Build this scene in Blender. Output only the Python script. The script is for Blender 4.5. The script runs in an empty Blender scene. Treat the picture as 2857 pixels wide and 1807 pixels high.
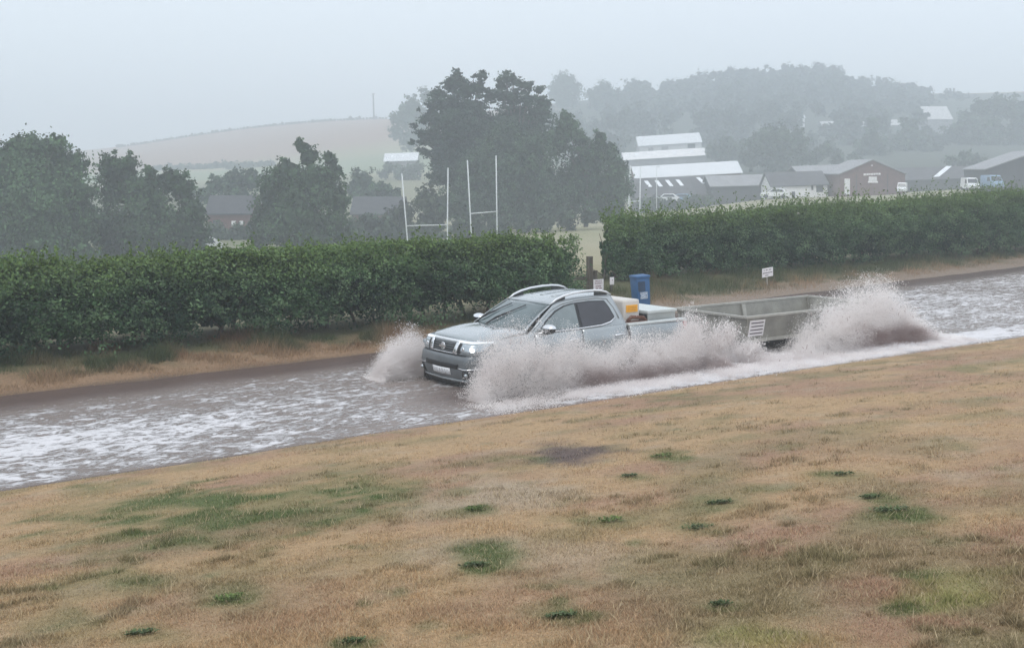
import bpy, bmesh, math, random
import numpy as np
from mathutils import Vector, Matrix

# ------------------------------------------------------------------ camera, sky, sun, exposure
SC = bpy.context.scene
F, CX, HY, CH = 3400.0, 1428.5, 471.5, 3.7        # focal length in photo pixels, principal x, horizon row, eye height
PHI = math.atan2(.6, .8)                           # road direction
cam = bpy.data.cameras.new('camera'); camo = bpy.data.objects.new('camera', cam)
SC.collection.objects.link(camo); SC.camera = camo
camo.location = (0, 0, CH); camo.rotation_euler = (math.pi/2, 0, 0)
cam.sensor_width = 36; cam.lens = 36*F/2857; cam.shift_y = -(903.5-HY)/2857
cam.clip_start = .1; cam.clip_end = 6000

W = bpy.data.worlds.new('World'); SC.world = W; W.use_nodes = True
nt = W.node_tree; nt.nodes.clear()
SUN_EL, SUN_AZ = math.radians(58), math.radians(200)
sky = nt.nodes.new('ShaderNodeTexSky'); sky.sky_type = 'NISHITA'; sky.sun_disc = False
sky.sun_elevation = SUN_EL; sky.sun_rotation = SUN_AZ; sky.air_density = 1; sky.dust_density = 4
sc_ = nt.nodes.new('ShaderNodeVectorMath'); sc_.operation = 'SCALE'; sc_.inputs[3].default_value = .1
mx = nt.nodes.new('ShaderNodeMix'); mx.data_type = 'RGBA'; mx.inputs[0].default_value = .85
mx.inputs[7].default_value = (.825, .885, .965, 1)       # even rain cloud
bg = nt.nodes.new('ShaderNodeBackground'); ow = nt.nodes.new('ShaderNodeOutputWorld')
nt.links.new(sky.outputs[0], sc_.inputs[0]); nt.links.new(sc_.outputs[0], mx.inputs[6])
nt.links.new(mx.outputs[2], bg.inputs[0]); bg.inputs[1].default_value = 1.0
nt.links.new(bg.outputs[0], ow.inputs[0])
sl = bpy.data.lights.new('sun', 'SUN'); sl.energy = 1.0; sl.angle = math.radians(25); sl.color = (1, .97, .93)
so = bpy.data.objects.new('sun', sl); SC.collection.objects.link(so)
so.rotation_euler = (math.pi/2-SUN_EL, 0, math.pi-SUN_AZ)
SC.view_settings.view_transform = 'Standard'; SC.view_settings.look = 'None'
SC.view_settings.exposure = 0.42; SC.view_settings.gamma = 1; SC.view_settings.use_curve_mapping = False
cy = SC.cycles
cy.use_denoising = True; cy.max_bounces = 6; cy.diffuse_bounces = 5; cy.glossy_bounces = 3
cy.transmission_bounces = 3; cy.volume_bounces = 2; cy.transparent_max_bounces = 6
cy.sample_clamp_indirect = 4; cy.caustics_reflective = False; cy.caustics_refractive = False

# ------------------------------------------------------------------ helpers
R = np.random.default_rng(7)
ROOT = SC.collection
def sn(x, y): return .8*x+.6*y, -.6*x+.8*y
def xy(s, n): return .8*s-.6*n, .6*s+.8*n
def pz(px, py, z):                      # photo pixel on the level z
    d = (CH-z)*F/(py-HY); return ((px-CX)/F*d, d, z)
def pd(px, py, d): return ((px-CX)/F*d, d, CH-(py-HY)/F*d)

def hash3(i, j, k, seed):
    h = (i.astype(np.int64)*374761393 + j.astype(np.int64)*668265263 + k.astype(np.int64)*2147483647 + seed*974634541) & 0xffffffff
    h = ((h ^ (h >> 13))*1274126177) & 0xffffffff
    return ((h ^ (h >> 16)) & 0xffffff)/float(0xffffff)
def noise(x, y, z=None, seed=0):
    x = np.asarray(x, float); y = np.asarray(y, float); z = np.zeros_like(x) if z is None else np.asarray(z, float)
    i, j, k = np.floor(x), np.floor(y), np.floor(z); fx, fy, fz = x-i, y-j, z-k
    fx, fy, fz = [t*t*(3-2*t) for t in (fx, fy, fz)]; r = 0
    for a in (0, 1):
        for b in (0, 1):
            for c in (0, 1):
                w = (fx if a else 1-fx)*(fy if b else 1-fy)*(fz if c else 1-fz)
                r = r+w*hash3(i+a, j+b, k+c, seed)
    return r
def fbm(x, y, z=None, seed=0, oct=4):
    r = 0; a = .5; t = 0
    for o in range(oct):
        m = 2.03**o
        r = r+a*noise(np.asarray(x)*m, np.asarray(y)*m, None if z is None else np.asarray(z)*m, seed+o*17); t += a; a *= .52
    return r/t
def sstep(a, b, x): t = np.clip((x-a)/(b-a), 0, 1); return t*t*(3-2*t)
def lerp(a, b, t): return a+(b-a)*t

def tag(o, label=None, cat=None, group=None, kind=None):
    if label: o['label'] = label
    if cat: o['category'] = cat
    if group: o['group'] = group
    if kind: o['kind'] = kind
    return o
def link(name, me, mat=None, parent=None):
    o = bpy.data.objects.new(name, me); ROOT.objects.link(o)
    if mat is not None and me is not None and not me.materials: me.materials.append(mat)
    if parent is not None: o.parent = parent
    return o
def empty(name, loc=(0, 0, 0), rz=0, rx=0, ry=0):
    o = bpy.data.objects.new(name, None); ROOT.objects.link(o); o.empty_display_size = .3
    o.location = loc; o.rotation_euler = (rx, ry, rz); return o
def arrays(name, v, f, mat, parent=None, col=None, smooth=False, **att):
    """v (N,3), f (M,k) -> one mesh object"""
    v = np.asarray(v, np.float32); f = np.asarray(f, np.int32); k = f.shape[1]
    me = bpy.data.meshes.new(name); me.vertices.add(len(v)); me.vertices.foreach_set('co', v.ravel())
    me.loops.add(f.size); me.loops.foreach_set('vertex_index', f.ravel())
    me.polygons.add(len(f)); me.polygons.foreach_set('loop_start', np.arange(0, f.size, k, dtype=np.int32))
    me.polygons.foreach_set('loop_total', np.full(len(f), k, np.int32))
    if smooth: me.polygons.foreach_set('use_smooth', np.ones(len(f), bool))
    me.update(calc_edges=True)
    if col is not None:
        a = me.attributes.new('col', 'FLOAT_COLOR', 'POINT')
        c = np.ones((len(v), 4), np.float32); c[:, :3] = col; a.data.foreach_set('color', c.ravel())
    for nme, arr in att.items():
        a = me.attributes.new(nme, 'FLOAT', 'POINT'); a.data.foreach_set('value', np.asarray(arr, np.float32))
    return link(name, me, mat, parent)
def from_bm(name, bm, mat, parent=None, smooth=False):
    me = bpy.data.meshes.new(name); bmesh.ops.recalc_face_normals(bm, faces=bm.faces); bm.to_mesh(me); bm.free()
    if smooth:
        for p in me.polygons: p.use_smooth = True
    return link(name, me, mat, parent)
def box(name, mat, parent, x0, x1, y0, y1, z0, z1, bev=0, smooth=False, taper=None):
    bm = bmesh.new(); bmesh.ops.create_cube(bm, size=1)
    for v in bm.verts:
        t = 1 if taper is None or v.co.z > 0 else taper
        v.co = ((x0+x1)/2+v.co.x*(x1-x0)*t, (y0+y1)/2+v.co.y*(y1-y0)*t, (z0+z1)/2+v.co.z*(z1-z0))
    if bev: bmesh.ops.bevel(bm, geom=bm.edges[:], offset=bev, segments=2, affect='EDGES', profile=.7)
    return from_bm(name, bm, mat, parent, smooth)
def poly_prism(name, mat, parent, pts, off):
    """flat polygon (3D points) extruded by the vector off"""
    bm = bmesh.new(); vs = [bm.verts.new(p) for p in pts]; f = bm.faces.new(vs)
    g = bmesh.ops.extrude_face_region(bm, geom=[f])
    for e in g['geom']:
        if isinstance(e, bmesh.types.BMVert): e.co += Vector(off)
    return from_bm(name, bm, mat, parent)
def tube_bm(bm, pts, rad, seg=8):
    pts = [Vector(p) for p in pts]; rad = rad if hasattr(rad, '__len__') else [rad]*len(pts); rings = []
    for i, p in enumerate(pts):
        d = (pts[min(i+1, len(pts)-1)]-pts[max(i-1, 0)]).normalized()
        a = d.cross(Vector((0, 0, 1))); a = a if a.length > .05 else d.cross(Vector((1, 0, 0)))
        a.normalize(); b = d.cross(a)
        rings.append([bm.verts.new(p+(a*math.cos(2*math.pi*k/seg)+b*math.sin(2*math.pi*k/seg))*rad[i]) for k in range(seg)])
    for r0, r1 in zip(rings, rings[1:]):
        for k in range(seg): bm.faces.new((r0[k], r0[(k+1) % seg], r1[(k+1) % seg], r1[k]))
    bm.faces.new(rings[0]); bm.faces.new(rings[-1])
def tube(name, mat, parent, pts, rad, seg=8):
    bm = bmesh.new(); tube_bm(bm, pts, rad, seg); return from_bm(name, bm, mat, parent, True)
def grid(name, mat, parent, fn, nu, nv, smooth=True, solid=0):
    v = [fn(i/nu, j/nv) for i in range(nu+1) for j in range(nv+1)]
    f = [(i*(nv+1)+j, (i+1)*(nv+1)+j, (i+1)*(nv+1)+j+1, i*(nv+1)+j+1) for i in range(nu) for j in range(nv)]
    o = arrays(name, v, f, mat, parent, smooth=smooth)
    if solid:
        m = o.modifiers.new('thickness', 'SOLIDIFY'); m.thickness = solid; m.offset = 0
    return o
def lathe(name, mat, parent, prof, axis='Z', seg=24, loc=(0, 0, 0)):
    bm = bmesh.new(); rings = []
    for r, h in prof:
        ring = []
        for k in range(seg):
            a = 2*math.pi*k/seg; c, s = r*math.cos(a), r*math.sin(a)
            p = (c, s, h) if axis == 'Z' else ((c, h, s) if axis == 'Y' else (h, c, s))
            ring.append(bm.verts.new(Vector(p)+Vector(loc)))
        rings.append(ring)
    for r0, r1 in zip(rings, rings[1:]):
        for k in range(seg): bm.faces.new((r0[k], r0[(k+1) % seg], r1[(k+1) % seg], r1[k]))
    bm.faces.new(rings[0]); bm.faces.new(rings[-1])
    return from_bm(name, bm, mat, parent, True)
def text_mesh(name, txt, size, mat, parent, loc, rot, ext=.001):
    c = bpy.data.curves.new(name, 'FONT'); c.body = txt; c.size = size; c.align_x = 'CENTER'; c.align_y = 'CENTER'; c.extrude = ext
    t = bpy.data.objects.new('t', c); me = bpy.data.meshes.new_from_object(t); bpy.data.objects.remove(t)
    o = link(name, me, mat, parent); o.location = loc; o.rotation_euler = rot; return o

# ------------------------------------------------------------------ materials
MATS = {}
def new_mat(name):
    m = bpy.data.materials.new(name); m.use_nodes = True; MATS[name] = m
    return m, m.node_tree.nodes, m.node_tree.links, m.node_tree.nodes['Principled BSDF']
def mat(name, col, rough=.6, metal=0, var=.12, scale=6, spec=.5, bump=0, coat=0, streak=0):
    """plain surface with a little uneven tone, dirt and relief"""
    m, N, L, b = new_mat(name)
    b.inputs['Roughness'].default_value = rough; b.inputs['Metallic'].default_value = metal
    b.inputs['Specular IOR Level'].default_value = spec; b.inputs['Coat Weight'].default_value = coat; b.inputs['Coat Roughness'].default_value = .08
    tc = N.new('ShaderNodeTexCoord'); mp = N.new('ShaderNodeMapping')
    mp.inputs['Scale'].default_value = (1, 1, 1-streak*.9); L.new(tc.outputs['Object'], mp.inputs[0])
    nz = N.new('ShaderNodeTexNoise'); nz.inputs['Scale'].default_value = scale; nz.inputs['Detail'].default_value = 6
    L.new(mp.outputs[0], nz.inputs['Vector'])
    rp = N.new('ShaderNodeValToRGB'); rp.color_ramp.elements[0].position = .3; rp.color_ramp.elements[1].position = .7
    rp.color_ramp.elements[0].color = (*[c*(1-var) for c in col], 1); rp.color_ramp.elements[1].color = (*[min(1, c*(1+var)) for c in col], 1)
    L.new(nz.outputs[0], rp.inputs[0]); L.new(rp.outputs[0], b.inputs['Base Color'])
    if bump:
        bp = N.new('ShaderNodeBump'); bp.inputs['Strength'].default_value = bump; bp.inputs['Distance'].default_value = .02
        L.new(nz.outputs[0], bp.inputs['Height']); L.new(bp.outputs[0], b.inputs['Normal'])
    return m
def mat_col(name, rough=.7, spec=.3, trans=0, nscale=0, nvar=.2, bump=0, bscale=20):
    """colour stored with the mesh (leaves, blades, soil)"""
    m, N, L, b = new_mat(name); b.inputs['Roughness'].default_value = rough; b.inputs['Specular IOR Level'].default_value = spec
    a = N.new('ShaderNodeAttribute'); a.attribute_name = 'col'; out = a.outputs['Color']
    tc = N.new('ShaderNodeTexCoord')
    if nscale:
        nz = N.new('ShaderNodeTexNoise'); nz.inputs['Scale'].default_value = nscale; nz.inputs['Detail'].default_value = 8; nz.inputs['Roughness'].default_value = .7
        L.new(tc.outputs['Object'], nz.inputs['Vector'])
        mr = N.new('ShaderNodeMapRange'); mr.inputs[1].default_value = .3; mr.inputs[2].default_value = .7; mr.inputs[3].default_value = 1-nvar; mr.inputs[4].default_value = 1+nvar
        L.new(nz.outputs[0], mr.inputs[0])
        vm = N.new('ShaderNodeVectorMath'); vm.operation = 'SCALE'; L.new(out, vm.inputs[0]); L.new(mr.outputs[0], vm.inputs[3]); out = vm.outputs[0]
    L.new(out, b.inputs['Base Color'])
    if bump:
        n2 = N.new('ShaderNodeTexNoise'); n2.inputs['Scale'].default_value = bscale; n2.inputs['Detail'].default_value = 6
        L.new(tc.outputs['Object'], n2.inputs['Vector'])
        bp = N.new('ShaderNodeBump'); bp.inputs['Strength'].default_value = bump; bp.inputs['Distance'].default_value = .03
        L.new(n2.outputs[0], bp.inputs['Height']); L.new(bp.outputs[0], b.inputs['Normal'])
    if trans:
        t = N.new('ShaderNodeBsdfTranslucent'); L.new(out, t.inputs[0]); mx = N.new('ShaderNodeMixShader'); mx.inputs[0].default_value = trans
        o = N['Material Output']; L.new(b.outputs[0], mx.inputs[1]); L.new(t.outputs[0], mx.inputs[2]); L.new(mx.outputs[0], o.inputs['Surface'])
    return m
M_LEAF = mat_col('leaf', .55, .16, .18)
M_BLADE = mat_col('grass_blade', .7, .2, .2)
M_SOIL = mat_col('turf', .9, .2, 0, 14, .25, .6, 40)
M_FIELD = mat_col('field', .95, .1, 0, .6, .08)
M_BARK = mat('bark', (.09, .075, .06), .9, var=.3, scale=8, bump=.4)
M_WOOD = mat('wet_wood', (.085, .07, .05), .7, var=.3, scale=12, bump=.3, streak=1)
M_PALEWOOD = mat('weathered_wood', (.33, .31, .27), .8, var=.2, scale=14)
M_WHITE = mat('white_paint', (.78, .78, .78), .5, var=.05, scale=2)
M_SIGN = mat('sign_white', (.80, .77, .78), .45, var=.05, scale=5)
M_INK = mat('sign_ink', (.10, .08, .09), .6, var=.1)
M_REDINK = mat('sign_red_ink', (.25, .10, .12), .6, var=.1)
M_BLUE = mat('blue_plastic', (.030, .115, .27), .4, var=.12, scale=6)
M_BLUED = mat('dark_blue_plastic', (.02, .05, .10), .6, var=.2)
M_STICK = mat('worn_sticker', (.40, .47, .56), .6, var=.35, scale=40)
M_POSTW = mat('goalpost_paint', (.62, .65, .66), .5, var=.12, scale=3)
M_PAINT = mat('silver_paint', (.35, .385, .40), .26, metal=.35, var=.05, scale=3, coat=1.0)
M_PAINTD = mat('grey_bumper', (.14, .155, .165), .4, metal=.3, var=.08, scale=4, coat=.3)
M_CHROME = mat('chrome', (.78, .80, .82), .16, metal=.85, var=.03)
M_RAIL = mat('satin_rail', (.80, .82, .84), .3, metal=.5, var=.03)
M_BLACK = mat('black_plastic', (.018, .02, .022), .45, var=.2)
M_GLASS = mat('windscreen_glass', (.085, .115, .12), .06, var=.25, scale=2.2, spec=.8)
M_GLASS2 = mat('side_glass', (.19, .23, .24), .08, var=.2, scale=3, spec=.6)
M_TINT = mat('tinted_glass', (.05, .052, .062), .10, var=.15, scale=3, spec=.5)
M_LAMPG = mat('lamp_glass', (.45, .50, .53), .1, metal=.5, var=.15, scale=9)
M_TYRE = mat('tyre', (.02, .02, .02), .8, var=.2)
M_ALLOY = mat('alloy', (.45, .46, .47), .3, metal=.8)
M_PLATE = mat('number_plate', (.66, .68, .70), .4, var=.10, scale=25)
M_GALV = mat('galvanised_steel', (.265, .258, .228), .5, metal=.1, var=.22, scale=3.5)
M_GALVL = mat('galvanised_rim', (.40, .39, .355), .5, metal=.1, var=.15, scale=6)
M_TANK = mat('white_plastic', (.60, .57, .53), .45, var=.06, scale=3)
M_YEL = mat('yellow_sticker', (.85, .42, .03), .5, var=.06)
M_RUST = mat('rusty_iron', (.13, .055, .035), .8, var=.4, scale=14)
M_ALU = mat('aluminium', (.50, .53, .52), .38, metal=.4, var=.08, scale=4)
M_ALULID = mat('aluminium_lid', (.62, .66, .65), .38, metal=.3, var=.06, scale=4)
M_ROOFW = mat('white_sheet_roof', (.66, .68, .70), .6, var=.04, scale=.5)
M_ROOFG = mat('grey_sheet_roof', (.27, .27, .28), .7, var=.15, scale=.8)
M_ROOFD = mat('dark_roof', (.085, .082, .090), .8, var=.2, scale=1)
M_WALLD = mat('dark_cladding', (.055, .055, .062), .85, var=.2, scale=1)
M_BRICK = mat('brown_brick', (.14, .072, .064), .9, var=.2, scale=2)
M_WALLP = mat('pale_render', (.55, .55, .55), .8, var=.08, scale=.6)
M_WALLC = mat('white_render', (.74, .73, .73), .8, var=.06, scale=.8)
M_WIN = mat('dark_window', (.05, .055, .065), .15, var=.1)
M_SKYL = mat('rooflight', (.80, .82, .85), .4, var=.04)
M_VANW = mat('white_van_paint', (.80, .81, .82), .35, var=.03, coat=.4)
M_VANB = mat('blue_van_paint', (.22, .33, .46), .4, var=.05, coat=.3)
M_LAMP, N_, L_, b_ = new_mat('lit_headlamp')
b_.inputs['Emission Color'].default_value = (.93, .98, 1, 1); b_.inputs['Emission Strength'].default_value = 2.0
M_DRL, N_, L_, b_ = new_mat('daytime_strip')
b_.inputs['Base Color'].default_value = (.8, .85, .88, 1); b_.inputs['Emission Color'].default_value = (.9, .97, 1, 1); b_.inputs['Emission Strength'].default_value = .25

# ------------------------------------------------------------------ terrain
NF = np.array([(-60, 20.4), (-10, 20.6), (5, 20.9), (8.3, 21.0), (13, 21.3), (18, 21.8), (22, 22.5), (25, 23.4), (31, 24.1), (45, 25.6), (60, 27.3), (90, 30)])
def nfar(s): return np.interp(s, NF[:, 0], NF[:, 1])
ctl = []
for px, py, d in [(1190, 709, 107), (1350, 690, 112), (1772, 622, 170), (1400, 650, 137), (1640, 625, 165), (1700, 600, 190),
                  (2400, 546, 186), (2160, 552, 186), (2705, 530, 200), (2857, 522, 175), (2300, 590, 130), (2857, 606, 90), (2857, 548, 130), (3300, 530, 160),
                  (60, 745, 92), (400, 740, 92), (545, 697, 108), (850, 715, 100), (-600, 760, 100), (640, 640, 135), (1040, 650, 150),
                  (1450, 640, 120), (1700, 585, 215), (1900, 583, 225), (1860, 452, 320), (1850, 470, 290), (2170, 470, 265), (2020, 470, 280),
                  (2750, 440, 280), (2420, 450, 290), (1120, 500, 270), (700, 540, 230), (0, 560, 230), (-800, 560, 230),
                  (250, 440, 520), (330, 415, 600), (500, 385, 620), (700, 355, 640), (900, 340, 640), (1050, 332, 620), (1250, 330, 600), (1150, 360, 430),
                  (600, 470, 400), (850, 470, 380), (300, 470, 420), (100, 455, 560), (-500, 450, 560), (-1500, 440, 560),
                  (1575, 300, 470), (1680, 310, 460), (1800, 270, 490), (2000, 240, 500), (2280, 225, 510), (2450, 262, 500), (2590, 275, 500),
                  (2700, 262, 560), (2857, 256, 560), (3300, 250, 560), (2000, 360, 400), (2400, 355, 400), (2650, 365, 390), (3200, 400, 330),
                  (1575, 380, 400), (1750, 380, 400)]:
    ctl.append(pd(px, py, d))
for s_, n_ in [(-40, 30), (-10, 30), (8, 30), (20, 30), (30, 31), (45, 31), (62, 32), (90, 34), (130, 40)]:
    x_, y_ = xy(s_, n_); ctl.append((x_, y_, .30+.004*s_))
for px in (-2500, -1200, 200, 1400, 2600, 3800):
    for d, z in ((850, 6), (1500, 0)): ctl.append(((px-CX)/F*d, d, z))
ctl = np.array(ctl)
_D = np.linalg.norm(ctl[:, None, :2]-ctl[None, :, :2], axis=2)
_A = np.block([[-_D-np.eye(len(ctl))*.5, np.ones((len(ctl), 1))], [np.ones((1, len(ctl))), np.zeros((1, 1))]])
_w = np.linalg.solve(_A, np.r_[ctl[:, 2], 0])
def field_z(x, y):
    sh = np.shape(x); q = np.stack([np.ravel(x), np.ravel(y)], 1); out = np.empty(len(q))
    for i in range(0, len(q), 20000):
        d = np.linalg.norm(q[i:i+20000, None, :]-ctl[None, :, :2], axis=2); out[i:i+20000] = -d@_w[:-1]+_w[-1]
    return out.reshape(sh)
def near_z(s, n):
    s = np.asarray(s, float); n = np.asarray(n, float)
    zl = 2.06*(1-n/14.75); zl = np.where(n < 0, 2.06-.02*n, zl)+.03*(fbm(s*.5, n*.5, seed=3)-.5)*sstep(16.5, 14, n)
    zf = np.minimum((n-nfar(s))*.15, .36+.02*(n-nfar(s)))+.05*(fbm(s*.9, n*.9, seed=5)-.5)
    zf = np.minimum(zf, .5)
    return np.maximum(np.maximum(zl, zf), -.3)
def ground(x, y):
    s, n = sn(np.asarray(x, float), np.asarray(y, float)); w = sstep(25, 31, n)
    return near_z(s, n)*(1-w)+(field_z(x, y) if np.any(w > 0) else 0)*w
def hit(px, py):                        # where the sight line of a photo pixel meets the ground
    d = np.geomspace(3, 700, 3000); x = (px-CX)/F*d; z = CH-(py-HY)/F*d
    g = ground(x, d); i = np.argmax(z <= g); return float(x[i]), float(d[i]), float(g[i])

# photo-placed colour patches of the lawn: (px, py, half width px, half height px, kind, strength)
def lawn_col(s, n, blade=False):
    """colour of the dried turf at (s, n)"""
    big = fbm(s*.55, n*.75, seed=11); mid = fbm(s*2.1, n*2.6, seed=23); fine = fbm(s*7, n*8, seed=31)
    straw = np.array([.385, .266, .152]); rust = np.array([.320, .205, .135]); pale = np.array([.37, .296, .212]); olive = np.array([.195, .170, .085])
    green = np.array([.100, .125, .045]); soil = np.array([.118, .088, .078]); lime = np.array([.26, .27, .09])
    c = lerp(straw, rust, sstep(.42, .70, big)[:, None]); c = lerp(c, pale, (sstep(.55, .8, mid)*.55)[:, None])
    c = lerp(c, olive, (sstep(.50, .72, fbm(s*.9+40, n*1.2, seed=41))*.55)[:, None])
    c = lerp(c, green, (sstep(.64, .74, fine*.5+mid*.5)*.45)[:, None])
    tuft = sstep(.60, .74, fbm(s*4.5, n*6, seed=45, oct=3)); c = lerp(c, olive*.75, (tuft*.6*sstep(.40, .62, fbm(s*.8, n*.8, seed=47)))[:, None])
    x, y = xy(s, n); z = near_z(s, n); px = CX+F*x/y; py = HY+F*(CH-z)/y
    edge = (fbm(s*1.7, n*2.2, seed=51)-.5)*2.2+(fine-.5)*1.2
    for (qx, qy, rx, ry, kind, st) in PATCH:
        r = np.sqrt(((px-qx)/rx)**2+((py-qy)/ry)**2)+edge*.55
        c = lerp(c, {'g': green, 's': soil, 'p': pale, 'l': lime, 'o': olive, 'r': rust}[kind], (sstep(1.25, .45, r)*st*(.45+.75*sstep(.35, .62, mid) if kind in 'gl' else 1))[:, None])
    return c
PATCH = [(560, 1450, 450, 85, 'g', .8), (820, 1405, 350, 55, 'g', .95), (1050, 1350, 150, 30, 'g', .55), (330, 1530, 280, 60, 'g', .4),
         (1600, 1268, 125, 34, 's', 1.0), (1440, 1285, 110, 22, 'g', .6), (1430, 1375, 190, 40, 'p', .85), (1240, 1420, 140, 30, 'p', .6),
         (1480, 1545, 330, 55, 'p', .65), (1390, 1555, 120, 48, 'g', .8), (1750, 1455, 140, 25, 'g', .4), (2000, 1380, 120, 40, 'o', .6),
         (2050, 1640, 420, 130, 'o', .75), (2640, 1650, 170, 75, 'l', .55), (2200, 1790, 260, 45, 'l', .5), (2500, 1560, 330, 90, 'o', .55),
         (2700, 1780, 220, 50, 'o', .8), (1900, 1108, 120, 14, 'g', .55), (1550, 1700, 420, 80, 'r', .5), (700, 1680, 420, 80, 'r', .45),
         (640, 1655, 130, 50, 'g', .45), (380, 1620, 130, 45, 'g', .55), (150, 1750, 160, 50, 'g', .35), (2350, 1260, 420, 60, 'r', .35),
         (2700, 1032, 60, 12, 'o', .8), (250, 1360, 70, 14, 'g', .5), (1950, 1290, 130, 20, 'o', .5), (2150, 1360, 90, 18, 'g', .4)]

WEEDS = [(1845, 1275, 62, 'bright green weed clump right of the bare soil patch', 0), (2478, 1425, 95, 'large dark green weed spreading flat at the right of the lawn', 1), (1945, 1475, 90, 'dark green weed clump in the middle right of the lawn', 1),
                                 (640, 1675, 75, 'spiky green weed in the left foreground', 0), (1325, 1580, 75, 'dark green weed at the left tip of the green streak', 1), (1705, 1455, 70, 'green weed clump below the bare soil patch', 0), (2005, 1405, 70, 'low green weed, right of centre in a dotted row', 1),
                                 (1325, 1425, 48, 'small green weed on the pale dry patch', 0), (1560, 1722, 90, 'dark weed near the bottom edge, right of centre', 1), (985, 1795, 60, 'dark green weed cut by the bottom edge', 1), (2430, 1390, 52, 'small green weed just above the large dark weed', 1),
                                 (395, 1770, 80, 'broad dark weed in the bottom left foreground', 1), (1755, 1330, 50, 'tiny weed between the bare soil and the dotted row', 1), (2350, 1325, 55, 'thin green weed high on the right of the lawn', 1), (2010, 1690, 60, 'dark tuft low in the right foreground', 1)]
PATCH += [(w[0]+w[2]*.2, w[1], w[2]*1.15, w[2]*.30, 'g', .75) for w in WEEDS]
rw = random.Random(3)
PATCH += [(rw.uniform(100, 2800), rw.uniform(1230, 1780), rw.uniform(25, 90), rw.uniform(8, 20), rw.choice('ggoo'), rw.uniform(.3, .8)) for _ in range(46)]
def strip(name, s0, s1, n0, n1, ds, dn, zfn, cfn, m, dz=0):
    s = np.arange(s0, s1+1e-6, ds); n = np.linspace(n0, n1, max(2, int(round((n1-n0)/dn))+1)); S, Nn = np.meshgrid(s, n, indexing='ij')
    z = zfn(S.ravel(), Nn.ravel())+dz; v = np.stack([S.ravel(), Nn.ravel(), z], 1)
    i, j = np.meshgrid(np.arange(len(s)-1), np.arange(len(n)-1), indexing='ij'); b = (i*len(n)+j).ravel()
    o = arrays(name, v, np.stack([b, b+len(n), b+len(n)+1, b+1], 1), m, col=cfn(S.ravel(), Nn.ravel()) if cfn else None, smooth=True)
    o.rotation_euler.z = PHI; return o
def verge_col(s, n):
    t = fbm(s*2, n*3, seed=61); k = n-nfar(s); straw = np.array([.265, .175, .108]); mud = np.array([.11, .080, .060]); grn = np.array([.065, .080, .035]); fld = np.array([.30, .275, .175]); grit = np.array([.24, .20, .165])
    c = lerp(mud, straw, sstep(.0, .45, k+t*.3)[:, None]); c = lerp(c, grit, (sstep(18, 23, s)*sstep(1.9, .3, k))[:, None]*.8)
    c = lerp(c, grn, np.maximum(sstep(.45, .7, t)*sstep(.3, 1.0, k)*.8, sstep(.75, 1.5, k+.6*(t-.5))*.85)[:, None])
    hb = np.where(s < 20.5, 23.1, 28.2); return lerp(c, fld, sstep(hb, hb+1.1, n)[:, None])
tag(strip('lawn', -26, 66, -14, 16.7, .16, .16, near_z, lawn_col, M_SOIL), 'dried brown lawn sloping down to the flooded road', 'lawn', kind='structure')
M_ROAD = mat('asphalt', (.05, .048, .046), .9, var=.2, scale=9, bump=.3)
tag(strip('road', -60, 110, 16.2, 30, 2, 1, lambda s, n: np.full_like(s, -.31), None, M_ROAD), 'asphalt road under the flood water', 'road', kind='structure')
tag(strip('verge', -60, 100, 18.6, 31, .25, .2, near_z, verge_col, M_SOIL), 'dry grassy verge between the flood and the hedges', 'verge', kind='structure')
ang = np.radians(np.linspace(-66, 46, 260)); rr = np.linspace(0, 1, 240)**2.6
r0 = 30.6/(-.6*np.sin(ang)+.8*np.cos(ang)); RAD = r0[:, None]+(1500-r0[:, None])*rr[None]
X = np.sin(ang)[:, None]*RAD; Y = np.cos(ang)[:, None]*RAD; Z = ground(X, Y)
def field_col(x, y):
    c = np.tile(np.array([.31, .285, .19]), (len(x), 1)); t = fbm(x*.05, y*.05, seed=71)
    c = lerp(c, np.array([.25, .25, .145]), sstep(.45, .7, t)[:, None]*.6)
    px = CX+F*x/y; z = field_z(x, y); py = HY+F*(CH-z)/y
    c = lerp(c, np.array([.12, .13, .07]), (sstep(8, -40, x)*sstep(60, 85, y)*sstep(330, 250, y))[:, None]*.8)
    brown = sstep(395, 430, y-.09*x+14*(fbm(x*.01, y*.01, seed=73)-.5)); c = lerp(c, np.array([.30, .205, .165]), (brown*sstep(90, 20, x))[:, None])
    c = lerp(c, np.array([.22, .25, .15]), (sstep(395, 380, y)*sstep(300, 330, y)*sstep(60, 20, x))[:, None])
    c = lerp(c, np.array([.075, .085, .065]), (sstep(-10, 30, x)*sstep(222, 240, y)*sstep(545, 525, y))[:, None])
    c = lerp(c, np.array([.36, .27, .18]), sstep(520, 545, y)[:, None]*sstep(100, 160, x)[:, None]); return c
i, j = np.meshgrid(np.arange(len(ang)-1), np.arange(len(rr)-1), indexing='ij'); b = (i*len(rr)+j).ravel()
o = arrays('field', np.stack([X.ravel(), Y.ravel(), Z.ravel()], 1), np.stack([b, b+len(rr), b+len(rr)+1, b+1], 1), M_FIELD, col=field_col(X.ravel(), Y.ravel()), smooth=True)
tag(o, 'pale dry sports field running back to hazy hills', 'field', kind='structure')

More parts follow.
